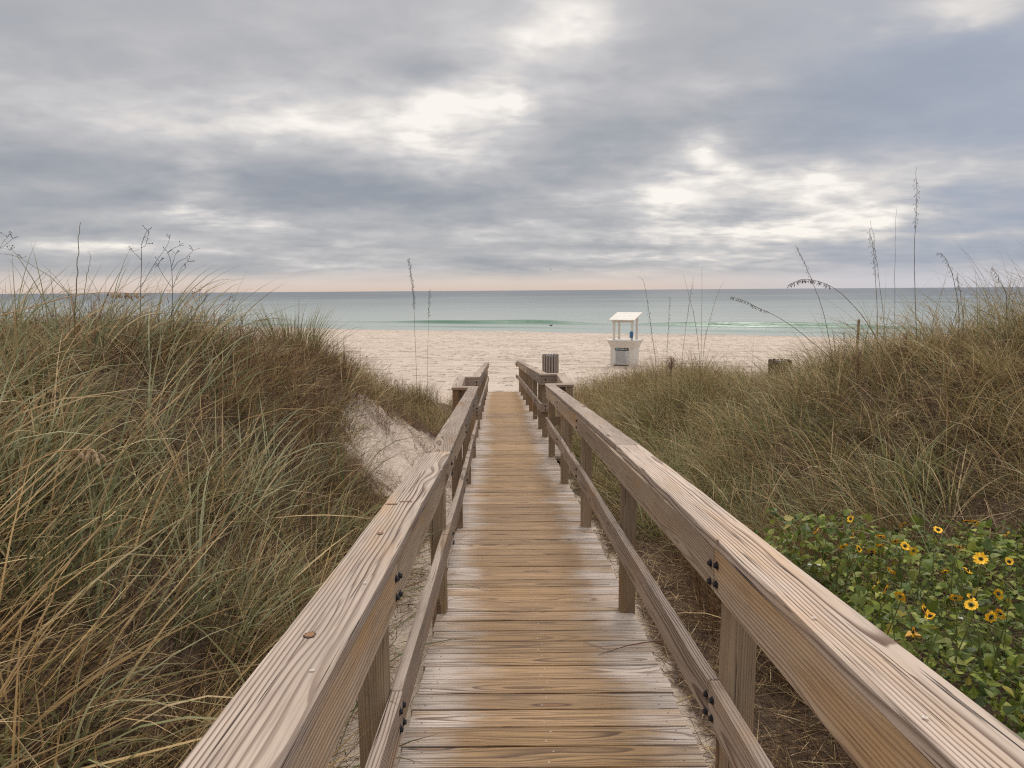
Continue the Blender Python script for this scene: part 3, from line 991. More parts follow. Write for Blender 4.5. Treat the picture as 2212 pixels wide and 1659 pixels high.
# ---- left dune
g = Veg()
fl = lambda w: (lambda x, y: left_cover(x, y) * near(x, y) * w(x, y))
redz = lambda x, y: np.exp(-(((x + 3.0) / 1.5) ** 2 + ((y - 7.4) / 2.2) ** 2))
blue = lambda x, y: patchy(x, y, 1.15, .4) * (1 - .9 * redz(x, y))
tufts(g, sample(2300, -9, -.8, .35, 9.5, fl(lambda x, y: blue(x, y) ** 1.3 * .62)), 'blue', 20, (.42, .95), (.006, .012), .07, .3, .75, (.05, .7), (.4, 1.7), mixin=('straw', .2))
tufts(g, sample(2600, -10, -.8, .35, 12.5, fl(lambda x, y: .32 + .4 * patchy(x, y, 1.7, 3.0))), 'olive', 24, (.3, .72), (.0032, .0058), .10, .2, .6, (.1, .9), (.3, 1.6), mixin=('straw', .36))
tufts(g, sample(1900, -9, -.8, .35, 11, fl(lambda x, y: .15 + .75 * patchy(x, y, 1.4, 5.2) ** 1.5)), 'straw', 18, (.28, .65), (.003, .0062), .14, .6, .5, (.5, 1.35), (.1, .9), mixin=('brown', .35))
tufts(g, sample(1700, -9, -.75, .3, 13, fl(lambda x, y: .8)), 'brown', 18, (.15, .4), (.0025, .005), .18, .6, .3, (.4, 1.5), (-.2, .7), mixin=('straw', .4), S=4)
tufts(g, sample(1900, -7.5, -1, 4.5, 11, fl(lambda x, y: redz(x, y) ** .7)), 'red', 18, (.25, .52), (.0028, .005), .1, .4, .3, (.05, .8), (-.4, .6), mixin=('straw', .25), S=4)
tufts(g, sample(2600, -9, -.5, 8.5, 20, fl(lambda x, y: .7)), 'olive', 22, (.3, .65), (.0045, .0075), .09, 2.6, .4, (.05, .6), (.3, 1.3), mixin=('straw', .4), S=5)
tufts(g, sample(110, -7, -2.0, 3.0, 6.5, lambda x, y: left_cover(x, y) * .8), 'blue', 7, (.5, .9), (.004, .007), .1, .3, .3, (.02, .5), (.1, 1.2), mixin=('straw', .3), S=6)
tufts(g, sample(420, -6, -.9, 2.0, 8, lambda x, y: left_cover(x, y) * patchy(x, y, 1.6, 5.0) ** 2), 'green', 14, (.2, .42), (.005, .009), .08, .3, .4, (.1, .9), (.2, 1.2), mixin=('olive', .4), S=5)
# thick pale dry blades lying over the grass near the camera, and a rusty patch
tufts(g, sample(260, -4.5, -.85, .5, 5, lambda x, y: left_cover(x, y) * (.25 + .75 * (y < 2.6))), 'gold', 3, (.45, .95), (.006, .011), .12, .7, .7, (.6, 1.4), (-.1, .6), mixin=None, S=6)
tufts(g, sample(80, -2.2, -.8, .7, 2.4, left_cover), 'gold', 4, (.5, .9), (.005, .009), .12, .4, .8, (.35, 1.1), (-.1, .5), .12, None, 6)
tufts(g, sample(700, -5, -1.0, 2.0, 6.5, lambda x, y: left_cover(x, y) * patchy(x, y, 1.3, 2.0) ** 3), 'red', 20, (.25, .5), (.0028, .005), .1, .4, .3, (.05, .9), (-.3, .8), mixin=('straw', .3), S=4)
tag(g.build('dune_grass', M_GRASS), 'dense mixed grey green and straw grass covering the left dune', None, None, 'stuff')

# ---- right dune
g = Veg()
fr_ = lambda w: (lambda x, y: right_cover(x, y) * near(x, y) * w(x, y))
tufts(g, sample(3900, .7, 14, 2.2, 13, fr_(lambda x, y: .25 + .5 * patchy(x, y, 1.5, 1.0))), 'olive', 22, (.42, .92), (.0032, .006), .09, 2.9, .85, (.05, .7), (.6, 2.0), mixin=('straw', .33))
tufts(g, sample(2100, .7, 12, 1.0, 14, fr_(lambda x, y: np.clip(patchy(x, y, 1.0, 2.2) ** 1.2 * .7 + .35 * np.exp(-((x - 2.2) / 1.3) ** 2), 0, 1))), 'blue', 18, (.42, .85), (.005, .0095), .07, 2.9, .6, (.05, .6), (.5, 1.7), mixin=('straw', .25))
tufts(g, sample(2100, .7, 13, 1.0, 14, fr_(lambda x, y: .15 + .75 * patchy(x, y, 1.3, 4.0) ** 1.5)), 'straw', 18, (.3, .66), (.003, .006), .14, 2.7, .6, (.4, 1.3), (.1, 1.0), mixin=('brown', .35))
tufts(g, sample(2700, .7, 14, 1.0, 16, fr_(lambda x, y: .55)), 'brown', 18, (.15, .42), (.0025, .005), .18, 2.6, .3, (.4, 1.5), (-.2, .7), mixin=('straw', .4), S=4)
tufts(g, sample(5200, .7, 15, 10, 21, fr_(lambda x, y: .8)), 'olive', 20, (.35, .75), (.0045, .0075), .09, 2.8, .5, (.05, .6), (.3, 1.5), mixin=('straw', .48), S=5)
tufts(g, sample(800, .7, 9, 11.0, 20, lambda x, y: right_cover(x, y) * .8), 'straw', 8, (.5, 1.0), (.004, .0065), .1, 2.8, .3, (.02, .45), (.1, 1.1), mixin=('olive', .5), S=6)
tufts(g, sample(420, 3.2, 10, 4.0, 10, lambda x, y: right_cover(x, y) * .8), 'olive', 12, (.6, 1.05), (.003, .005), .1, 2.8, .4, (.02, .4), (.3, 1.5), mixin=('straw', .35), S=6)
tufts(g, sample(500, .8, 3.0, 4.5, 12, lambda x, y: right_cover(x, y) * .7), 'green', 14, (.3, .6), (.005, .009), .08, 2.8, .4, (.05, .7), (.3, 1.4), mixin=('blue', .5), S=5)
# reddish feathery patch behind the flowers
pz = rng.normal(0, 1, (70, 2)) * np.array([.32, .4]) + np.array([1.75, 4.25])
tufts(g, pz, 'red', 60, (.3, .55), (.0014, .0024), .07, 1.9, .5, (.0, .5), (-.1, .5), mixin=('brown', .4), S=5)
tag(g.build('dune_grass', M_GRASS), 'dense arching olive and straw grass covering the right dune', None, None, 'stuff')

# ---- dead straw lying on the sand beside the walk
g = Veg()
def litter(n, v0, v1, y0, y1, pal, L, dens=None):
    v = rng.uniform(v0, v1, n); y = rng.uniform(y0, y1, n)
    x = path_x(y) + v
    if dens is not None:
        k = rng.random(n) < dens(v, y); x, y = x[k], y[k]
    N = len(x)
    mp = np.concatenate([PAL[p_] for p_ in pal])
    c = mp[rng.integers(0, len(mp), N)] * rng.uniform(.6, 1.15, (N, 1))
    base = np.stack([x, y, ground(x, y) + rng.uniform(.0, .05, N)], 1)
    V, Q, C = blades(base, rng.uniform(0, 6.28, N), rng.uniform(1.25, 1.62, N), rng.normal(0, .35, N), rng.uniform(*L, N), rng.uniform(.002, .0045, N), rng.normal(0, 1, N), c, 4, None)
    g.add(V, Q, C)
litter(26000, .62, 1.7, 1.0, 7.5, ('brown', 'brown', 'straw'), (.06, .26), lambda v, y: sstep(v, .62, .8) * (.35 + .65 * patchy(v * 2, y, 2.2, .7)))
litter(15000, -1.4, -.63, 1.0, 6.5, ('brown', 'straw', 'brown'), (.05, .2), lambda v, y: sstep(-v, .66, .95) * (.25 + .75 * patchy(v * 2, y, 2.4, 1.9)))
litter(22000, -2.6, -.75, 6.0, 12, ('brown', 'red'), (.06, .22), lambda v, y: patchy(v * 2, y, 2.6, .3) ** 2)
litter(5000, .62, 1.6, 7, 13, ('brown', 'olive'), (.06, .22))
tag(g.build('straw_litter', M_GRASS), 'dead brown straw lying on the sand along both sides of the boardwalk', None, None, 'stuff')

# ---- flattened dead blades under the standing grass
g = Veg()
def thatch(n, x0, x1, y0, y1, cover, pal):
    xy = sample(n, x0, x1, y0, y1, cover); x, y = xy[:, 0], xy[:, 1]; N = len(x)
    mp = np.concatenate([PAL[p_] for p_ in pal])
    c = mp[rng.integers(0, len(mp), N)] * rng.uniform(.35, 1.05, (N, 1))
    base = np.stack([x, y, ground(x, y) + rng.uniform(.0, .14, N)], 1)
    V, Q, C = blades(base, rng.uniform(0, 6.28, N), rng.uniform(.9, 1.65, N), rng.normal(0, .5, N), rng.uniform(.16, .45, N), rng.uniform(.0025, .006, N), rng.normal(0, 1, N), c, 4, None)
    g.add(V, Q, C)
thatch(90000, -8, -.7, .3, 11, lambda x, y: left_cover(x, y) * near(x, y), ('brown', 'straw', 'brown', 'olive'))
thatch(120000, .7, 11, .9, 12, lambda x, y: right_cover(x, y) * near(x, y), ('brown', 'straw', 'brown', 'olive'))
tag(g.build('grass_thatch', M_GRASS), 'flattened dead blades lying under the standing dune grass', None, None, 'stuff')

# ---- little sprigs growing up beside the boards
g = Veg()
sp = [(-.66, y + rng.normal(0, .12)) for y in (2.6, 3.1, 3.5, 4.0, 4.4, 4.9, 5.4, 6.4)] + [(.66, y + rng.normal(0, .1)) for y in (4.9, 5.3, 6.6, 7.0, 8.2)]
sp = np.array([(float(path_x(y)) + v + random.uniform(-.03, .03), y) for v, y in sp])
tufts(g, sp, 'green', 34, (.05, .16), (.002, .004), .06, 0, .2, (.2, 1.2), (-.2, .9), .02, ('straw', .3), 4)
pz = np.array([(rng.uniform(-2.2, -1.0), rng.uniform(6.5, 10.5)) for _ in range(60)])
tufts(g, pz, 'olive', 26, (.06, .2), (.002, .004), .12, 0, .2, (.3, 1.3), (-.2, .9), .0, ('brown', .4), 4)
tag(g.build('sand_sprigs', M_GRASS), 'low green sprigs growing along the edges of the boards', None, None, 'stuff')

# ---- big separate tufts
def big_tuft(px, py, d, label, kind, n, L, W, wind, mix_, bend=(.2, 1.3)):
    p = at(px, py, d); b = Veg()
    gz_ = float(ground(p.x, p.y))
    tufts(b, np.array([[p.x, p.y]]), kind, n, L, W, .2, wind, .25, (.02, .55), bend, mixin=mix_)
    o = b.build('grass_tuft', M_GRASS, None, (p.x, p.y, gz_))
    tag(o, label, 'grass tuft', 'big grass tufts')

big_tuft(636, 770, 8.6, 'dark green upright grass tuft on the end of the left dune against the sea', 'blue', 460, (.5, .92), (.005, .008), .8, ('green', .4), (.05, .75))
big_tuft(905, 815, 15.5, 'low grass tuft below the two sea oat stalks left of the boardwalk', 'olive', 200, (.5, .95), (.004, .0065), 2.5, ('brown', .3))
big_tuft(1470, 900, 7.2, 'broad grey green tuft in the middle of the right dune, beside the railing', 'blue', 190, (.5, .9), (.0045, .008), 2.8, ('straw', .2))
big_tuft(2170, 700, 5.8, 'tall arching tuft on top of the right dune at the picture edge', 'olive', 170, (.6, 1.05), (.003, .005), 2.7, ('straw', .2), (.5, 1.7))
big_tuft(60, 1000, 2.6, 'coarse grey green tuft at the left edge of the picture', 'blue', 130, (.5, .95), (.005, .009), .6, ('straw', .15), (.4, 1.5))
big_tuft(525, 960, 3.4, 'pale grey green tuft in the middle of the left dune slope', 'blue', 120, (.4, .8), (.005, .0085), .2, ('straw', .15), (.4, 1.6))

# ---- sea oats and other single stalks
def stalk(name, pts, d, label, cat, group, head=None, rad=.0042, mat=None, seedmat=None, leaf=0, dens=46, sl=.026, drop=1.0, base_drop=.5):
    """a stem through picture places (first = lowest), d metres ahead; head = (from, to) fractions bearing spikelets"""
    P = [at(x, y, d * (1 + .0 * i)) for i, (x, y) in enumerate(pts)]
    b0 = P[0].copy(); b0.z = float(ground(b0.x, b0.y)) - .03
    if P[0].z - b0.z > .03 and cat == 'sea oat': P = [b0] + P
    # smooth the polyline
    Q = []
    for i in range(len(P) - 1):
        a = P[max(i - 1, 0)]; b = P[i]; c = P[i + 1]; e = P[min(i + 2, len(P) - 1)]
        for k in range(6):
            t = k / 6
            Q.append(.5 * ((2 * b) + (c - a) * t + (2 * a - 5 * b + 4 * c - e) * t * t + (3 * b - a - 3 * c + e) * t ** 3))
    Q.append(P[-1])
    n = len(Q)
    rr = random.Random(int(pts[0][0] * 7 + pts[-1][1]))
    for i in range(n):   # a little depth in the lean
        Q[i] = Q[i] + Vector((0, rr.uniform(.05, .1) * (i / n) ** 2, 0))
    t = empty(name, Q[0], label, cat, group)
    st = MB(); st.tube([q - Q[0] for q in Q], [rad * (1 - .72 * i / n) for i in range(n)], 5); st.build('stem', mat or M_STEM, t)
    ln = [0]
    for i in range(1, n): ln.append(ln[-1] + (Q[i] - Q[i - 1]).length)

    def pt(f):
        s_ = f * ln[-1]
        for i in range(1, n):
            if ln[i] >= s_:
                k = (s_ - ln[i - 1]) / max(1e-6, ln[i] - ln[i - 1]); return Q[i - 1].lerp(Q[i], k) - Q[0], (Q[i] - Q[i - 1]).normalized()
        return Q[-1] - Q[0], (Q[-1] - Q[-2]).normalized()
    if head:
        h = MB(); f0, f1 = head
        cnt = int(dens * (f1 - f0) * ln[-1] / .45)
        for k in range(cnt):
            f = f0 + (f1 - f0) * (k + rr.random()) / cnt
            p, tg = pt(f)
            out = Vector((rr.uniform(-1, 1), rr.uniform(-1, 1), 0)).normalized()
            dd = (out * .5 + Vector((0, 0, -1)) * drop + tg * .25).normalized()
            q = p + out * rr.uniform(.004, .022) + Vector((0, 0, -rr.uniform(0, .012)))
            h.tube([p, q], .0011, 3)
            h.spike(q, dd, sl * rr.uniform(.7, 1.2), sl * rr.uniform(.16, .24))
        h.build('seed_head', seedmat or M_SEED, t)
    for k in range(leaf):
        f = rr.uniform(.1, .5); p, tg = pt(f)
        lv = MB(); dr = rr.choice((-1, 1)); L_ = rr.uniform(.25, .45)
        pts_ = [p + Vector((dr * L_ * .35 * s_, 0.02 * s_, L_ * (1.0 * s_ - .95 * s_ * s_))) for s_ in (0, .25, .5, .75, 1)]
        for i in range(4):
            w = .0035 * (1 - i / 4.2); w2 = .0035 * (1 - (i + 1) / 4.2)
            lv.add([pts_[i] + Vector((0, -w, 0)), pts_[i] + Vector((0, w, 0)), pts_[i + 1] + Vector((0, w2, 0)), pts_[i + 1] + Vector((0, -w2, 0))], [(0, 1, 2, 3)])
        lv.build('leaf', mat or M_STEM, t)
    return t

OATS = 'sea oat stalks standing above the dunes'
T = lambda *a, **k: stalk('sea_oat', a[0], a[1], a[2], 'sea oat', OATS, **k)
T([(899, 790), (896, 720), (893, 640), (888, 600), (882, 556)], 12.5, 'sea oat stalk with long dark seed head left of the boardwalk, taller of a pair', head=(.69, 1), leaf=1, dens=70)
T([(923, 790), (925, 720), (927, 625)], 12.8, 'thin sea oat stalk just right of the taller one left of the boardwalk', head=(.8, 1), rad=.0035)
T([(1417, 800), (1408, 720), (1399, 650), (1391, 607), (1380, 596)], 9.5, 'leaning stalk with a hooked tip directly right of the white beach stand', head=(.55, .85), dens=14, leaf=1)
T([(1440, 800), (1445, 700), (1450, 640)], 10.0, 'short straight stalk right of the beach stand', head=(.6, 1), dens=18, rad=.0032)
T([(1472, 800), (1478, 740), (1493, 640), (1501, 598)], 9.6, 'stalk leaning to the right among the thin stalks beyond the railing', head=(.7, .95), dens=16, rad=.0035)
T([(1512, 790), (1503, 700), (1490, 640), (1479, 594)], 9.8, 'stalk leaning left that crosses a right leaning one', head=(.5, .8), dens=12, rad=.0035)
T([(1514, 800), (1517, 690), (1519, 574)], 9.4, 'straight tallest stalk of the thin group right of the beach stand', dens=10, rad=.0038)
T([(1520, 760), (1540, 670), (1556, 625), (1568, 608)], 9.7, 'stalk bending right at the right end of the thin group', head=(.55, .75), dens=12, rad=.0032)
T([(1815, 800), (1750, 735), (1690, 690), (1640, 665), (1612, 650), (1584, 641)], 7.0, 'long sea oat stalk bowing far left over the sea with a small head', head=(.76, 1), dens=60, rad=.0042, sl=.026)
T([(1925, 800), (1875, 700), (1835, 650), (1800, 620), (1765, 606), (1735, 604), (1710, 616)], 6.4, 'bowed sea oat stalk whose heavy black seed head hangs to the left', head=(.74, 1), dens=75, sl=.034, rad=.004)
T([(1800, 800), (1789, 719), (1774, 655), (1756, 605), (1738, 560), (1722, 527)], 7.4, 'sea oat stalk leaning left behind the bowed black headed one', head=(.72, .98), dens=34, leaf=1)
T([(1896, 780), (1897, 715), (1894, 600), (1890, 530), (1884, 489)], 7.2, 'left one of two close upright sea oat stalks on the right dune', head=(.66, .96), dens=44)
T([(1917, 780), (1910, 690), (1900, 591), (1894, 530), (1888, 475)], 7.2, 'right and taller of two close upright stalks on the right dune', dens=14, head=(.8, .95), rad=.0036)
T([(1932, 790), (1935, 700), (1938, 570), (1943, 450)], 7.3, 'bare upright stalk between the close pair and the tallest stalk', rad=.0036, leaf=1)
T([(1982, 790), (1979, 690), (1977, 560), (1983, 470), (1989, 358)], 7.0, 'tallest sea oat stalk, rising high into the sky over the right dune', head=(.7, .95), dens=40, leaf=1, rad=.0046)
T([(2072, 690), (2066, 625), (2054, 575), (2044, 552), (2034, 545)], 6.6, 'curved stalk with drooping head right of the tallest stalk', head=(.72, 1), dens=40, sl=.02)
T([(2082, 700), (2079, 640), (2077, 590)], 6.6, 'short stalk with a compact seed head below the curved drooping one', head=(.8, 1), dens=70, sl=.02)
T([(2176, 650), (2163, 605), (2154, 575)], 6.2, 'short stalk with a pale seed head at the far right of the dune top', head=(.8, 1), dens=70, sl=.02, seedmat=M_STRAWSEED)
T([(160, 700), (161, 640), (160, 560), (159, 478)], 4.6, 'straight dark spike of a stalk rising from the left dune', rad=.0055)
T([(150, 700), (175, 660), (182, 600), (186, 560), (178, 542)], 4.6, 'shorter stalk curving beside the straight dark spike on the left', rad=.003)
STRAWS = 'pale dry stalks lying in the left dune grass'
stalk('dry_stalk', [(-30, 690), (70, 662), (150, 640), (210, 632), (282, 634)], 3.3, 'pale straw stalk with a drooping seed head stretching over the top of the left dune', 'dry stalk', STRAWS, head=(.8, 1), dens=90, sl=.026, rad=.0032, mat=M_STRAW, seedmat=M_STRAWSEED, base_drop=0)
stalk('dry_stalk', [(318, 1140), (370, 1010), (422, 893)], 2.5, 'thick golden broken stalk slanting up the middle of the left dune', 'dry stalk', STRAWS, rad=.0042, mat=M_STRAW)
stalk('dry_stalk', [(-60, 1420), (30, 1330), (130, 1225), (205, 1130)], 1.55, 'thick golden stalk at the lower left edge of the picture', 'dry stalk', STRAWS, rad=.0045, mat=M_STRAW)
stalk('dry_stalk', [(-40, 1560), (40, 1420), (110, 1240)], 1.5, 'second golden stalk below the thick one at the lower left edge', 'dry stalk', STRAWS, rad=.004, mat=M_STRAW)
stalk('dry_stalk', [(-20, 1055), (60, 1005), (120, 978), (190, 985)], 2.0, 'straw stalk with a fat pale seed head low on the left dune', 'dry stalk', STRAWS, head=(.75, 1), dens=80, sl=.032, rad=.003, mat=M_STRAW, seedmat=M_STRAWSEED)
stalk('dry_stalk', [(1690, 1080), (1648, 990), (1605, 900), (1600, 880)], 5.2, 'pale dry stalk slanting up through the right dune grass', 'dry stalk', 'pale dry stalks in the right dune grass', rad=.0045, mat=M_STRAW)
stalk('dry_stalk', [(1545, 960), (1536, 880), (1520, 800)], 7.0, 'upright pale dry stalk in the right dune grass near the railing', 'dry stalk', 'pale dry stalks in the right dune grass', rad=.0045, mat=M_STRAW)

# ---- bare branched weeds on the left dune
def weed(lines, d, label, rad=.0032):
    P0 = at(*lines[0][0], d); b0 = P0.copy(); b0.z = float(ground(P0.x, P0.y)) - .02
    t = empty('dead_weed', b0, label, 'weed', 'bare dead weeds on the left dune')
    for j, ln in enumerate(lines):
        P = [at(x, y, d) - b0 for x, y in ln]
        rr = random.Random(j + int(d * 10))
        dz = rr.uniform(-.12, .12) if j else 0
        for i in range(len(P)): P[i].y += dz * i / max(1, len(P) - 1)
        if j == 0 and P[0].z > .02: P = [Vector((P[0].x * .6, 0, 0))] + P
        b = MB(); n = len(P); r1 = rad if j == 0 else rad * .62
        b.tube(P, [r1 * (1 - .6 * i / n) for i in range(n)], 5)
        e = P[-1]
        for k in range(4):    # small dry flower heads at the tip
            o = Vector((rr.uniform(-1, 1), rr.uniform(-1, 1), rr.uniform(.1, 1))).normalized() * rr.uniform(.02, .045)
            b.tube([e, e + o], .0012, 3); b.spike(e + o, o, .012, .005)
        b.build('stem' if j == 0 else 'branch', M_TWIG, t)

weed([[(300, 720), (303, 671), (304, 620), (306, 562), (305, 530), (313, 508), (318, 497)], [(305, 620), (325, 590), (345, 562), (361, 545), (374, 530), (381, 517)],
      [(306, 562), (295, 552), (284, 543)], [(306, 535), (318, 532), (325, 528)], [(310, 513), (320, 512), (328, 509)], [(335, 577), (342, 570), (345, 565)]], 5.6,
     'tall bare branched weed on the left dune, the left one of two')
weed([[(362, 760), (367, 716), (372, 670), (373, 623), (371, 582), (368, 560), (362, 544)], [(373, 623), (363, 600), (357, 577)], [(372, 584), (383, 566), (400, 557), (415, 541)],
      [(373, 623), (386, 593), (400, 575), (414, 566)], [(381, 605), (393, 588), (406, 580)], [(371, 575), (376, 560), (379, 549)], [(360, 548), (369, 535), (376, 529)]], 5.6,
     'bare branched weed on the left dune with a candelabra crown, the right one of two')
weed([[(395, 740), (418, 690), (430, 655), (432, 630)], [(425, 670), (440, 650), (446, 640)], [(428, 662), (420, 645), (416, 636)]], 6.2, 'low branched weed right of the candelabra one, against the sea', .003)
weed([[(450, 740), (470, 700), (490, 670), (505, 650)], [(480, 685), (497, 678), (512, 672)], [(488, 672), (490, 655), (492, 644)]], 6.6, 'lowest branched weed at the right end of the brown scrub', .003)
weed([[(-60, 560), (-20, 545), (8, 532), (28, 515)], [(-10, 540), (15, 536), (34, 542)], [(-20, 545), (10, 550), (25, 556)], [(0, 535), (5, 520), (10, 512)]], 5.0, 'feathery branched weed reaching in at the left edge of the sky', .0018)

# ---- fluffy bluestem heads on the right dune
def bluestem(px, py, d, h, label):
    p = at(px, py, d); g0 = float(ground(p.x, p.y))
    t = empty('bluestem', (p.x, p.y, g0 - .02), label, 'bluestem', 'fluffy bluestem plumes on the right dune')
    H = p.z - g0 + .02
    st = MB(); st.tube([(0, 0, 0), (.01, 0, H * .6), (0, 0, H)], [.004, .003, .002], 5); st.build('stem', M_STEM, t)
    pl = MB(); rr = random.Random(int(px))
    for k in range(130):
        f = rr.random(); z = H - h * (1 - f); a = rr.uniform(0, 6.28); r_ = .05 * math.sin(math.pi * min(1, .12 + f * .8)) * rr.uniform(.3, 1.1)
        q = Vector((r_ * math.cos(a), r_ * math.sin(a), z))
        pl.tube([Vector((0, 0, z - .04)), q], .0012, 3)
        pl.spike(q, Vector((math.cos(a), math.sin(a), 1.2)), rr.uniform(.02, .045), .004)
    pl.build('plume', M_FLUFF, t)

bluestem(1958, 722, 6.8, .2, 'fluffy reddish bluestem plume on the right dune, the tallest of the three')
bluestem(1942, 748, 6.7, .16, 'fluffy bluestem plume just left of and below the tallest plume')
bluestem(1855, 762, 6.6, .17, 'fluffy bluestem plume farthest left on the right dune')
bluestem(1450, 772, 9.0, .17, 'small dark plume at the foot of the thin stalks near the beach stand')

# ---- small twiggy weeds along the edge of both dunes
g = Veg()
def twigs(xy, n, L, kind, leafn=10):
    xy = np.asarray(xy); M = len(xy); N = M * n
    c = np.repeat(xy, n, 0) + rng.normal(0, .05, (N, 2))
    base = np.stack([c[:, 0], c[:, 1], ground(c[:, 0], c[:, 1])], 1)
    az = rng.uniform(0, 6.28, N); ln = rng.uniform(*L, N); le = rng.uniform(.0, .7, N)
    pal = PAL[kind]; cl = pal[rng.integers(0, len(pal), N)] * rng.uniform(.6, 1.0, (N, 1))
    V, Q, C = blades(base, az, le, rng.normal(0, .3, N), ln, np.full(N, .0035), rng.normal(0, 1, N), cl, 4)
    g.add(V, Q, C)
    # side twiglets and small leaves along the twigs
    for r_ in range(leafn):
        f = rng.uniform(.35, 1.0, N); k = np.minimum((f * 4).astype(int), 4)
        p = V.reshape(N, 5, 2, 3)[np.arange(N), k].mean(1) + rng.normal(0, .012, (N, 3))
        V2, Q2, C2 = blades(p, rng.uniform(0, 6.28, N), rng.uniform(.2, 1.6, N), rng.normal(0, .3, N), rng.uniform(.02, .075, N), rng.uniform(.0025, .007, N), rng.normal(0, 1, N), cl * rng.uniform(.8, 1.5, (N, 1)), 2)
        g.add(V2, Q2, C2)
twigs(sample(520, -6.5, -1.2, 5.0, 10.5, lambda x, y: left_cover(x, y) * np.clip(redz(x, y) * 1.2, 0, 1)), 7, (.25, .6), 'red', 9)
twigs(sample(260, -6, -.9, 10, 19, left_cover), 6, (.3, .7), 'brown', 8)
twigs(sample(420, .9, 9, 8, 20, lambda x, y: right_cover(x, y) * .8), 6, (.35, .8), 'brown', 8)
twigs(sample(120, 1.5, 6, 10, 20, lambda x, y: right_cover(x, y)), 5, (.4, .75), 'green', 12)
tag(g.build('dune_scrub', M_GRASS), 'brown twiggy dead scrub between the grasses along the dune tops', None, None, 'stuff')

# ---- beach sunflower: leaves, stems, flowers
sun = empty('beach_sunflower', (1.9, 2.7, float(ground(1.9, 2.7))), 'sprawling green plant with many yellow flowers beside the near end of the right railing', 'flowering plant')
S0 = np.array(sun.location)
def canopy(x, y):
    """height of the leafy mound"""
    return ZC - 1.20 + .07 * np.sin(x * 3.1 + y * 2.0) * np.cos(y * 3.3 - x) + .05 * np.sin(x * 7 + y * 5) - .5 * sstep(-(x - .95 - .0 * y), -.28, .05) - .35 * sstep(y, 3.4, 4.15) - .1 * sstep(x, 2.6, 3.4)
def leaf_cloud(n, x0, x1, y0, y1, thick):
    x = rng.uniform(x0, x1, n); y = rng.uniform(y0, y1, n)
    k = visible(x, y, .9) & (lat(x, y) > 1.16 + .08 * np.sin(y * 5) + .12 * sstep(y, 2.6, 3.6)) & (y < 3.75 + .3 * np.sin(x * 5.3) + .22 * np.sin(x * 13 + 1) + rng.normal(0, .12, n)); x, y = x[k], y[k]; N = len(x)
    top = canopy(x, y); dep = rng.random(N) ** 1.3 + .16 * np.sin(x * 9 + 2 * np.sin(y * 7)) * np.sin(y * 11 + x * 4)
    z = top - dep * thick
    z = np.maximum(z, ground(x, y) + .02)
    az = rng.uniform(0, 2 * np.pi, N); el = rng.normal(.1, .7, N)
    f = np.stack([np.cos(az) * np.cos(el), np.sin(az) * np.cos(el), np.sin(el)], 1)
    s = np.stack([-np.sin(az), np.cos(az), rng.normal(0, .25, N)], 1); s /= np.linalg.norm(s, axis=1)[:, None]
    nr = np.cross(f, s)
    L = rng.uniform(.02, .05, N)[:, None] * rng.choice([.65, 1.0, 1.25], (N, 1)); W = L * rng.uniform(.30, .42, N)[:, None]
    o = np.stack([x, y, z], 1)
    fold = rng.uniform(.05, .3, N)[:, None] * L; cur = rng.uniform(-.05, .18, N)[:, None] * L
    v = [o, o + f * L * .35 + nr * cur * .3, o + f * L * .7 + nr * 0, o + f * L - nr * cur * 1.2]
    for sg in (1, -1):
        v += [o + f * L * .12 + s * sg * W * .75 + nr * fold * .7, o + f * L * .36 + s * sg * W + nr * fold, o + f * L * .68 + s * sg * W * .55 + nr * fold * .4]
    V = np.stack(v, 1).reshape(-1, 3)
    b = (np.arange(N) * 10)[:, None]
    tri = []
    for A, B in ((4, False), (7, True)):
        q = [(0, 1, A + 1), (0, A + 1, A), (1, 2, A + 2), (1, A + 2, A + 1), (2, 3, A + 2)]
        for t_ in q:
            tri.append(b + np.array([t_ if not B else t_[::-1]]))
    pal = np.array([srgb(118, 132, 54), srgb(98, 114, 48), srgb(136, 146, 62), srgb(82, 100, 44), srgb(150, 154, 74), srgb(122, 132, 74)])
    c = pal[rng.integers(0, len(pal), N)] * rng.uniform(.55, 1.3, (N, 1))
    yl = rng.random(N) < .02; c[yl] = srgb(150, 138, 60)
    return V, np.concatenate(tri), np.repeat(c, 10, 0)
V, Tt, C = leaf_cloud(27000, .8, 3.9, .9, 4.3, .42)
link('foliage', np_mesh('foliage', V - S0, Tt, C), M_LEAF, sun)
g = Veg()
st_xy = sample(900, .85, 3.6, 1.0, 4.1, lambda x, y: (lat(x, y) > 1.2) * 1.0)
N = len(st_xy); base = np.stack([st_xy[:, 0], st_xy[:, 1], np.maximum(canopy(st_xy[:, 0], st_xy[:, 1]) - .38, ground(st_xy[:, 0], st_xy[:, 1]))], 1)
V, Q, C = blades(base, rng.uniform(0, 6.28, N), rng.uniform(0, .8, N), rng.normal(0, .5, N), rng.uniform(.2, .5, N), np.full(N, .0032), rng.normal(0, 1, N), np.tile(np.array(srgb(88, 98, 54)), (N, 1)) * rng.uniform(.7, 1.2, (N, 1)), 5)
g.add(V, Q, C)
so = g.build('stems', M_LEAF, None); so.data.transform(Matrix.Translation(-sun.location)); so.parent = sun; so.name = 'stem_mass'; so['kind'] = 'stuff'

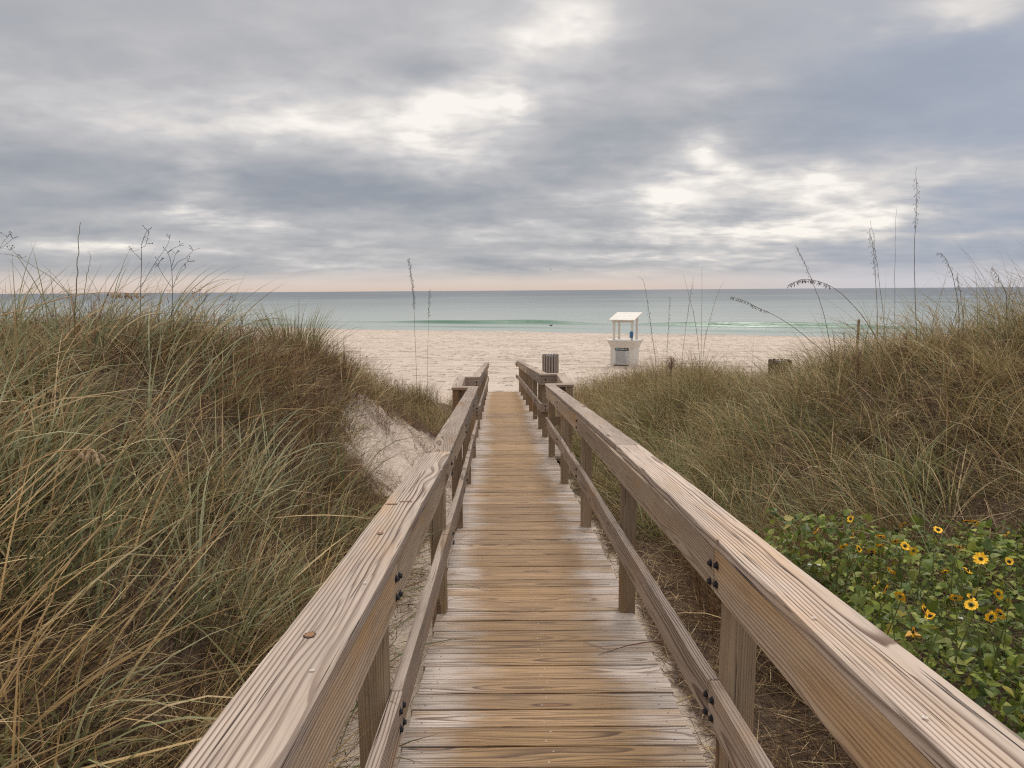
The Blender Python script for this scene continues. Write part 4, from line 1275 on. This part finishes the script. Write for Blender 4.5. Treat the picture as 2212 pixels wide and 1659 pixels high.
M_PETAL = plain('yellow petals', srgb(255, 196, 30), .55, 0, .18, 60.0)
M_DISC = plain('dark flower disc', (.022, .014, .012), .8)
M_TINYW = plain('white petals', (.72, .72, .68), .6)
M_YLEAF = plain('yellowed leaf', srgb(214, 170, 84), .6, 0, .2, 30.)
FL = [(487, 455), (322, 515), (497, 537), (740, 482), (455, 590), (527, 600), (588, 612), (632, 585), (632, 540), (703, 563), (750, 585), (792, 610), (910, 507), (1047, 467), (1087, 472), (1243, 528), (1013, 592), (1117, 648), (1253, 660), (683, 708), (612, 772), (945, 712), (1052, 705), (725, 830), (845, 893), (995, 838), (1068, 833), (1070, 870), (1203, 818), (1168, 930), (1210, 915), (792, 1003), (872, 925), (660, 795)]
DK = [(820, 355), (710, 510), (875, 772), (590, 625), (1110, 915), (933, 617)]
rr = random.Random(3)


def on_canopy(X, Y, lift=.165):
    px, py = 1620 + .4466 * X, 918 + .4466 * Y
    d = 5.0
    for k in range(400):
        q = at(px, py, d)
        if q.z > float(canopy(q.x, q.y)) + lift: return q
        d -= .01
    return q


def flower(X, Y, petals=True):
    q = on_canopy(X, Y) - sun.location
    size = rr.uniform(.0165, .022) if petals else 0
    az = rr.uniform(0, 6.28); tl = rr.uniform(.55, 1.7)
    if (X, Y) == (1117, 648): az, tl, size = -2.2, .75, .028
    Mz = Matrix.Translation(q) @ Matrix.Rotation(az, 4, 'Z') @ Matrix.Rotation(tl, 4, 'Y')
    b = MB(); n = 13
    if petals:
        for k in range(n):
            a = 2 * math.pi * k / n + rr.uniform(-.08, .08); s = size * rr.uniform(.85, 1.08)
            c_, s_ = math.cos(a), math.sin(a); w = .0058; lift = rr.uniform(-.15, .3)
            loc = [(.007, 0, 0), (.014, w * .8, .001), (.014, -w * .8, .001), (s * .75, w, s * lift * .6), (s * .75, -w, s * lift * .6), (s, 0, s * lift)]
            vs = [Mz @ Vector((x * c_ - y * s_, x * s_ + y * c_, z)) for x, y, z in loc]
            b.add(vs, [(0, 2, 1), (1, 2, 4, 3), (3, 4, 5)])
        fo = b.build('flower', M_PETAL, sun)
    d_ = MB()
    vs = [Mz @ Vector(((.0045 if petals else .008) * math.cos(j * .628) * r_, (.0045 if petals else .008) * math.sin(j * .628) * r_, z)) for r_, z in ((1, -.001), (1, .003), (.6, .006)) for j in range(10)] + [Mz @ Vector((0, 0, .007))]
    fs = [(i * 10 + j, i * 10 + (j + 1) % 10, (i + 1) * 10 + (j + 1) % 10, (i + 1) * 10 + j) for i in range(2) for j in range(10)] + [(20 + j, 20 + (j + 1) % 10, 30) for j in range(10)]
    d_.add(vs, fs)
    st_ = MB(); st_.tube([Mz @ Vector((0, 0, -.002)), Mz @ Vector((0, 0, -.05)), q + Vector((rr.uniform(-.04, .04), rr.uniform(-.04, .04), -.2))], [.0016, .0016, .002], 4)
    if petals:
        d_.build('flower_disc', M_DISC, fo); st_.build('flower_stalk', M_STEM_G, fo)
    else:
        do = d_.build('seed_head', M_DISC, sun); do['label'] = 'petalless dark seed head'; st_.build('flower_stalk', M_STEM_G, do)


M_STEM_G = tinted('green stalk', srgb(96, 104, 58))
for X, Y in FL: flower(X, Y)
for X, Y in DK: flower(X, Y, False)
for X, Y in ((1022, 938), (1197, 468), (333, 680), (290, 678)):
    q = on_canopy(X, Y, .03) - sun.location; b = MB()
    for k in range(7):
        a = k * .9; c_, s_ = math.cos(a), math.sin(a)
        b.add([q, q + Vector((.007 * c_ - .002 * s_, .007 * s_ + .002 * c_, .004)), q + Vector((.010 * c_, .010 * s_, .003)), q + Vector((.007 * c_ + .002 * s_, .007 * s_ - .002 * c_, .004))], [(0, 1, 2, 3)])
    b.build('white_flower', M_TINYW, sun)
q = on_canopy(748, 1023, .02); b = MB()
b.add([(0, 0, 0), (.02, .016, .012), (.05, .014, .006), (.06, 0, -.004), (.045, -.018, .01), (.018, -.016, .014), (.03, 0, -.003)], [(0, 1, 6), (1, 2, 6), (2, 3, 6), (3, 4, 6), (4, 5, 6), (5, 0, 6)])
tag(b.build('dead_leaf', M_YLEAF, None, q), 'single yellow dead leaf lying on the green foliage near the right railing', 'leaf')

# ---- small things on the boards and the sand
tw = MB(); z = .006
pts = [wp(3.42, .30, z), wp(3.47, .38, z), wp(3.5, .46, z + .01), wp(3.52, .56, z + .02), wp(3.53, .70, z + .03)]
c0 = pts[0]; tw.tube([p - c0 for p in pts], [.001, .002, .003, .0035, .004], 5)
tw.tube([pts[1] - c0, wp(3.5, .33, z) - c0, wp(3.58, .24, z) - c0], .0012, 4)
tag(tw.build('fallen_twig', plain('red brown twig', srgb(110, 78, 66), .7), None, c0), 'thin reddish twig lying on the boards beside the second post on the right', 'twig')
p = at(1397, 1553, 2.75); p.z = float(ground(p.x, p.y)) + .012
sh = MB(); sh.lathe([(.0, .012), (.012, .010), (.02, .002), (.022, 0)], 10); so = sh.build('shell', M_WHITE, None, p, True); so.rotation_euler = (.5, .3, 0)
tag(so, 'small white shell fragment on the straw below the right railing', 'shell')

# ------------------------------------------------------------------ sky
W = bpy.data.worlds.new('World'); scene.world = W; W.use_nodes = True
nt = NT(W.node_tree)
SUN_EL, SUN_AZ = R(56), R(12)       # elevation; bearing from the sea direction to the right
dirv = nt.n('ShaderNodeTexCoord').outputs['Generated']
dirn = nt.vec('NORMALIZE', dirv)
X_, Y_, Z_ = nt.sep(dirn)
az = nt.math('ARCTAN2', X_, Y_); el = nt.math('ARCSINE', Z_)
ae = nt.comb(az, el, 0.0)
wz = nt.noise(nt.vec('MULTIPLY', ae, (5.0, 9.0, 1.0)), 1.0, 3.0, .5, color=True)
wz2 = nt.noise(nt.vec('MULTIPLY', ae, (20.0, 40.0, 1.0)), 1.0, 4.0, .6, color=True)
warp = nt.vec('ADD', nt.vec('MULTIPLY', nt.vec('SUBTRACT', wz, (.5, .5, .5)), (.09, .036, 0)), nt.vec('MULTIPLY', nt.vec('SUBTRACT', wz2, (.5, .5, .5)), (.035, .016, 0)))
aw = nt.vec('ADD', ae, warp)


def blob(cur, px, py, rx, ry, s):
    v = ray(px, py)
    a = math.atan2(v.x, v.y); e = math.atan2(v.z, math.hypot(v.x, v.y))
    d = nt.vec('MULTIPLY', nt.vec('SUBTRACT', aw, (a, e, 0)), (F / rx, F / ry, 0))
    q = nt.math('POWER', nt.math('ADD', nt.math('MULTIPLY', nt.vec('DOT_PRODUCT', d, d), .6), 1.0), -2.0)
    return nt.math('MULTIPLY_ADD', q, s, cur)

# cloud sheet seen from below: noise on a plane overhead, so that it closes up towards the horizon
zc = nt.math('ADD', nt.math('MAXIMUM', Z_, 0.0), .17)
pl = nt.comb(nt.math('DIVIDE', X_, zc), nt.math('DIVIDE', Y_, zc), 0.0)
nA = nt.noise(nt.vec('MULTIPLY', pl, (.95, 1.1, 1)), 1.0, 4.0, .5, dist=.5)
nB = nt.noise(nt.vec('ADD', nt.vec('MULTIPLY', pl, (2.4, 2.9, 1)), (4.0, 9.0, 0)), 1.0, 4.0, .52, dist=.4)
nC = nt.noise(nt.vec('ADD', nt.vec('MULTIPLY', pl, (6.2, 8.0, 1)), (1.0, 3.0, 0)), 1.0, 3.0, .52, dist=.3)
sheet = nt.math('ADD', nt.math('MULTIPLY', nt.math('SUBTRACT', nA, .5), 1.25), nt.math('ADD', nt.math('MULTIPLY', nt.math('SUBTRACT', nB, .5), .8), nt.math('MULTIPLY', nt.math('SUBTRACT', nC, .5), .38)))
LB = [(720, 290, 90, 28, .42), (1080, 275, 70, 36, .5), (1195, 250, 95, 42, .5), (1020, 335, 70, 34, .36), (900, 305, 110, 30, .2), (880, 285, 430, 90, .24), (520, 430, 45, 36, .34), (522, 472, 22, 18, .2),
      (480, 515, 36, 26, .42), (570, 545, 110, 14, .5), (690, 560, 90, 11, .32), (420, 537, 60, 9, .24), (130, 597, 46, 8, .42), (280, 598, 60, 10, .48), (220, 590, 170, 7, .2), (880, 600, 70, 10, .32),
      (560, 626, 120, 6, .28), (750, 650, 55, 9, .28), (840, 658, 90, 6, .28), (990, 640, 60, 5, .22), (1180, 566, 60, 7, .26), (1210, 590, 60, 7, .26), (60, 215, 200, 60, .16), (370, 150, 150, 60, .14),
      (330, 290, 260, 40, .12), (540, 322, 80, 28, .2), (1180, 60, 200, 80, .22), (1130, 400, 130, 40, .2)]
RB = [(150, 50, 100, 48, .46), (60, 92, 90, 34, .34), (5, 262, 36, 36, .36), (1180, 25, 120, 30, .5), (1000, 40, 160, 40, .2), (500, 220, 90, 36, .2), (600, 190, 80, 28, .14), (490, 330, 36, 16, .3),
      (450, 372, 42, 34, .46), (490, 425, 100, 30, .42), (370, 480, 70, 32, .36), (600, 372, 150, 18, .22), (780, 430, 52, 22, .4), (640, 452, 130, 26, .2), (400, 522, 60, 20, .44), (170, 490, 110, 12, .3),
      (740, 495, 60, 16, .44), (690, 560, 130, 18, .56), (560, 592, 120, 18, .46), (880, 530, 55, 24, .52), (1000, 520, 110, 11, .3), (300, 585, 120, 12, .3), (90, 556, 90, 7, .28), (260, 631, 200, 8, .36),
      (500, 635, 150, 8, .3), (590, 650, 70, 7, .3), (1180, 570, 120, 9, .2), (1190, 415, 180, 24, .14), (380, 665, 360, 7, .2), (560, 470, 420, 110, .12)]
LD = [(1080, 180, 100, 46, -.26), (100, 110, 260, 80, -.12), (640, 140, 260, 80, -.1), (720, 430, 170, 42, -.26), (850, 475, 300, 42, -.3), (720, 512, 190, 26, -.24), (1150, 500, 160, 38, -.26), (100, 405, 260, 42, -.24),
      (320, 492, 130, 24, -.26), (60, 505, 160, 24, -.2), (200, 555, 220, 16, -.16), (380, 655, 260, 22, -.2), (960, 555, 200, 14, -.16), (1150, 640, 200, 14, -.16), (50, 300, 120, 40, -.1)]
RD = [(320, 110, 280, 56, -.16), (230, 345, 160, 52, -.32), (90, 310, 110, 40, -.12), (420, 290, 120, 26, -.18), (100, 430, 150, 36, -.22), (800, 230, 280, 100, -.26), (900, 345, 300, 34, -.26), (1120, 150, 200, 80, -.2),
      (1150, 490, 190, 18, -.26), (560, 543, 110, 15, -.32), (280, 490, 60, 12, -.28), (110, 604, 180, 10, -.22), (360, 606, 110, 7, -.24), (880, 625, 340, 32, -.32), (150, 660, 200, 11, -.16), (260, 560, 200, 10, -.14)]
K_ = .871
BRIGHT = [(x * K_, y * K_, a * K_ * 1.25, b * K_ * 1.45, v * .68) for x, y, a, b, v in LB] + [(1106 + x * K_, y * K_, a * K_ * 1.2, b * K_ * 1.35, v * .82) for x, y, a, b, v in RB]
DARKS = [(x * K_, y * K_, a * K_, b * K_, v) for x, y, a, b, v in LD] + [(1106 + x * K_, y * K_, a * K_, b * K_, v) for x, y, a, b, v in RD]
zero = nt.math('MULTIPLY', X_, 0.0)
bs = zero; ds = zero
for b_ in BRIGHT: bs = blob(bs, *b_)
for b_ in DARKS: ds = blob(ds, *b_)
brk = nt.math('ADD', nt.math('MULTIPLY', nt.math('SUBTRACT', nB, .5), 1.1), nt.math('MULTIPLY_ADD', nt.math('SUBTRACT', nC, .5), 1.2, 1.0))
lowk = nt.smooth(el, .30, .06, .45, 1.0)      # the sheet breaks up more towards the horizon
nD = nt.noise(nt.vec('MULTIPLY', aw, (9.0, 16.0, 1.0)), 1.0, 6.0, .6)
sheet = nt.math('ADD', sheet, nt.math('MULTIPLY', nt.math('SUBTRACT', nD, .5), .85))
acc = nt.math('ADD', nt.math('MULTIPLY_ADD', nt.math('MULTIPLY', sheet, lowk), .52, .39), nt.math('ADD', nt.math('MULTIPLY', bs, nt.math('MAXIMUM', brk, .3)), ds))
cl = nt.ramp(acc, [(0.0, srgb(150, 155, 164)), (.2, srgb(165, 168, 174)), (.4, srgb(182, 182, 185)), (.6, srgb(202, 200, 201)), (.8, srgb(228, 223, 218)), (1.0, srgb(253, 247, 239))])
# blue seeps through on the right side of the view, warm strip along the horizon
bl = nt.math('MULTIPLY', nt.smooth(az, .2, .6), nt.smooth(acc, .7, .25))
cl = nt.mix(nt.math('MULTIPLY', bl, .38), cl, srgb(158, 173, 200))
hz = nt.smooth(nt.math('ADD', el, nt.math('MULTIPLY', nt.math('SUBTRACT', nt.noise(nt.vec('MULTIPLY', ae, (6., 60., 1.)), 1.0, 3.0), .5), .022)), .034, .008)
hc = nt.mix(nt.smooth(el, .0, .016), srgb(222, 200, 186), srgb(226, 211, 200))
hc = nt.mix(nt.smooth(az, .1, .55), hc, srgb(208, 206, 212))
cl = nt.mix(nt.math('MULTIPLY', hz, .85), cl, hc)
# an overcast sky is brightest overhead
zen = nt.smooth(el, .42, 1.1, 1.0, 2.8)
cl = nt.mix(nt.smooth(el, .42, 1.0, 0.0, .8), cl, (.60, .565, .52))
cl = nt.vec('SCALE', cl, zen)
sky = nt.n('ShaderNodeTexSky', sky_type='NISHITA', sun_disc=False, sun_elevation=SUN_EL, sun_rotation=SUN_AZ)
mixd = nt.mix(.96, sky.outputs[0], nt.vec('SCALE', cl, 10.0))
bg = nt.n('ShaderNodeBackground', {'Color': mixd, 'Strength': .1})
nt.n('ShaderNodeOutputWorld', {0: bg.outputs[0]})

sd = bpy.data.lights.new('sun', 'SUN'); sd.energy = 1.5; sd.angle = R(18); sd.color = (1.0, .95, .88)
so = bpy.data.objects.new('sun', sd); col.objects.link(so)
dv = Vector((math.sin(SUN_AZ) * math.cos(SUN_EL), math.cos(SUN_AZ) * math.cos(SUN_EL), math.sin(SUN_EL)))
so.rotation_euler = dv.to_track_quat('Z', 'Y').to_euler(); so.location = (0, 0, 30)

vs_ = scene.view_settings; vs_.view_transform = 'Standard'; vs_.look = 'None'; vs_.exposure = 0.0; vs_.gamma = 1.0
scene.cycles.max_bounces = 6; scene.cycles.diffuse_bounces = 3; scene.cycles.glossy_bounces = 2; scene.cycles.transmission_bounces = 3
scene.cycles.caustics_reflective = False; scene.cycles.caustics_refractive = False
scene.cycles.use_denoising = False
scene.cycles.pixel_filter_type = 'BLACKMAN_HARRIS'; scene.cycles.filter_width = 1.2
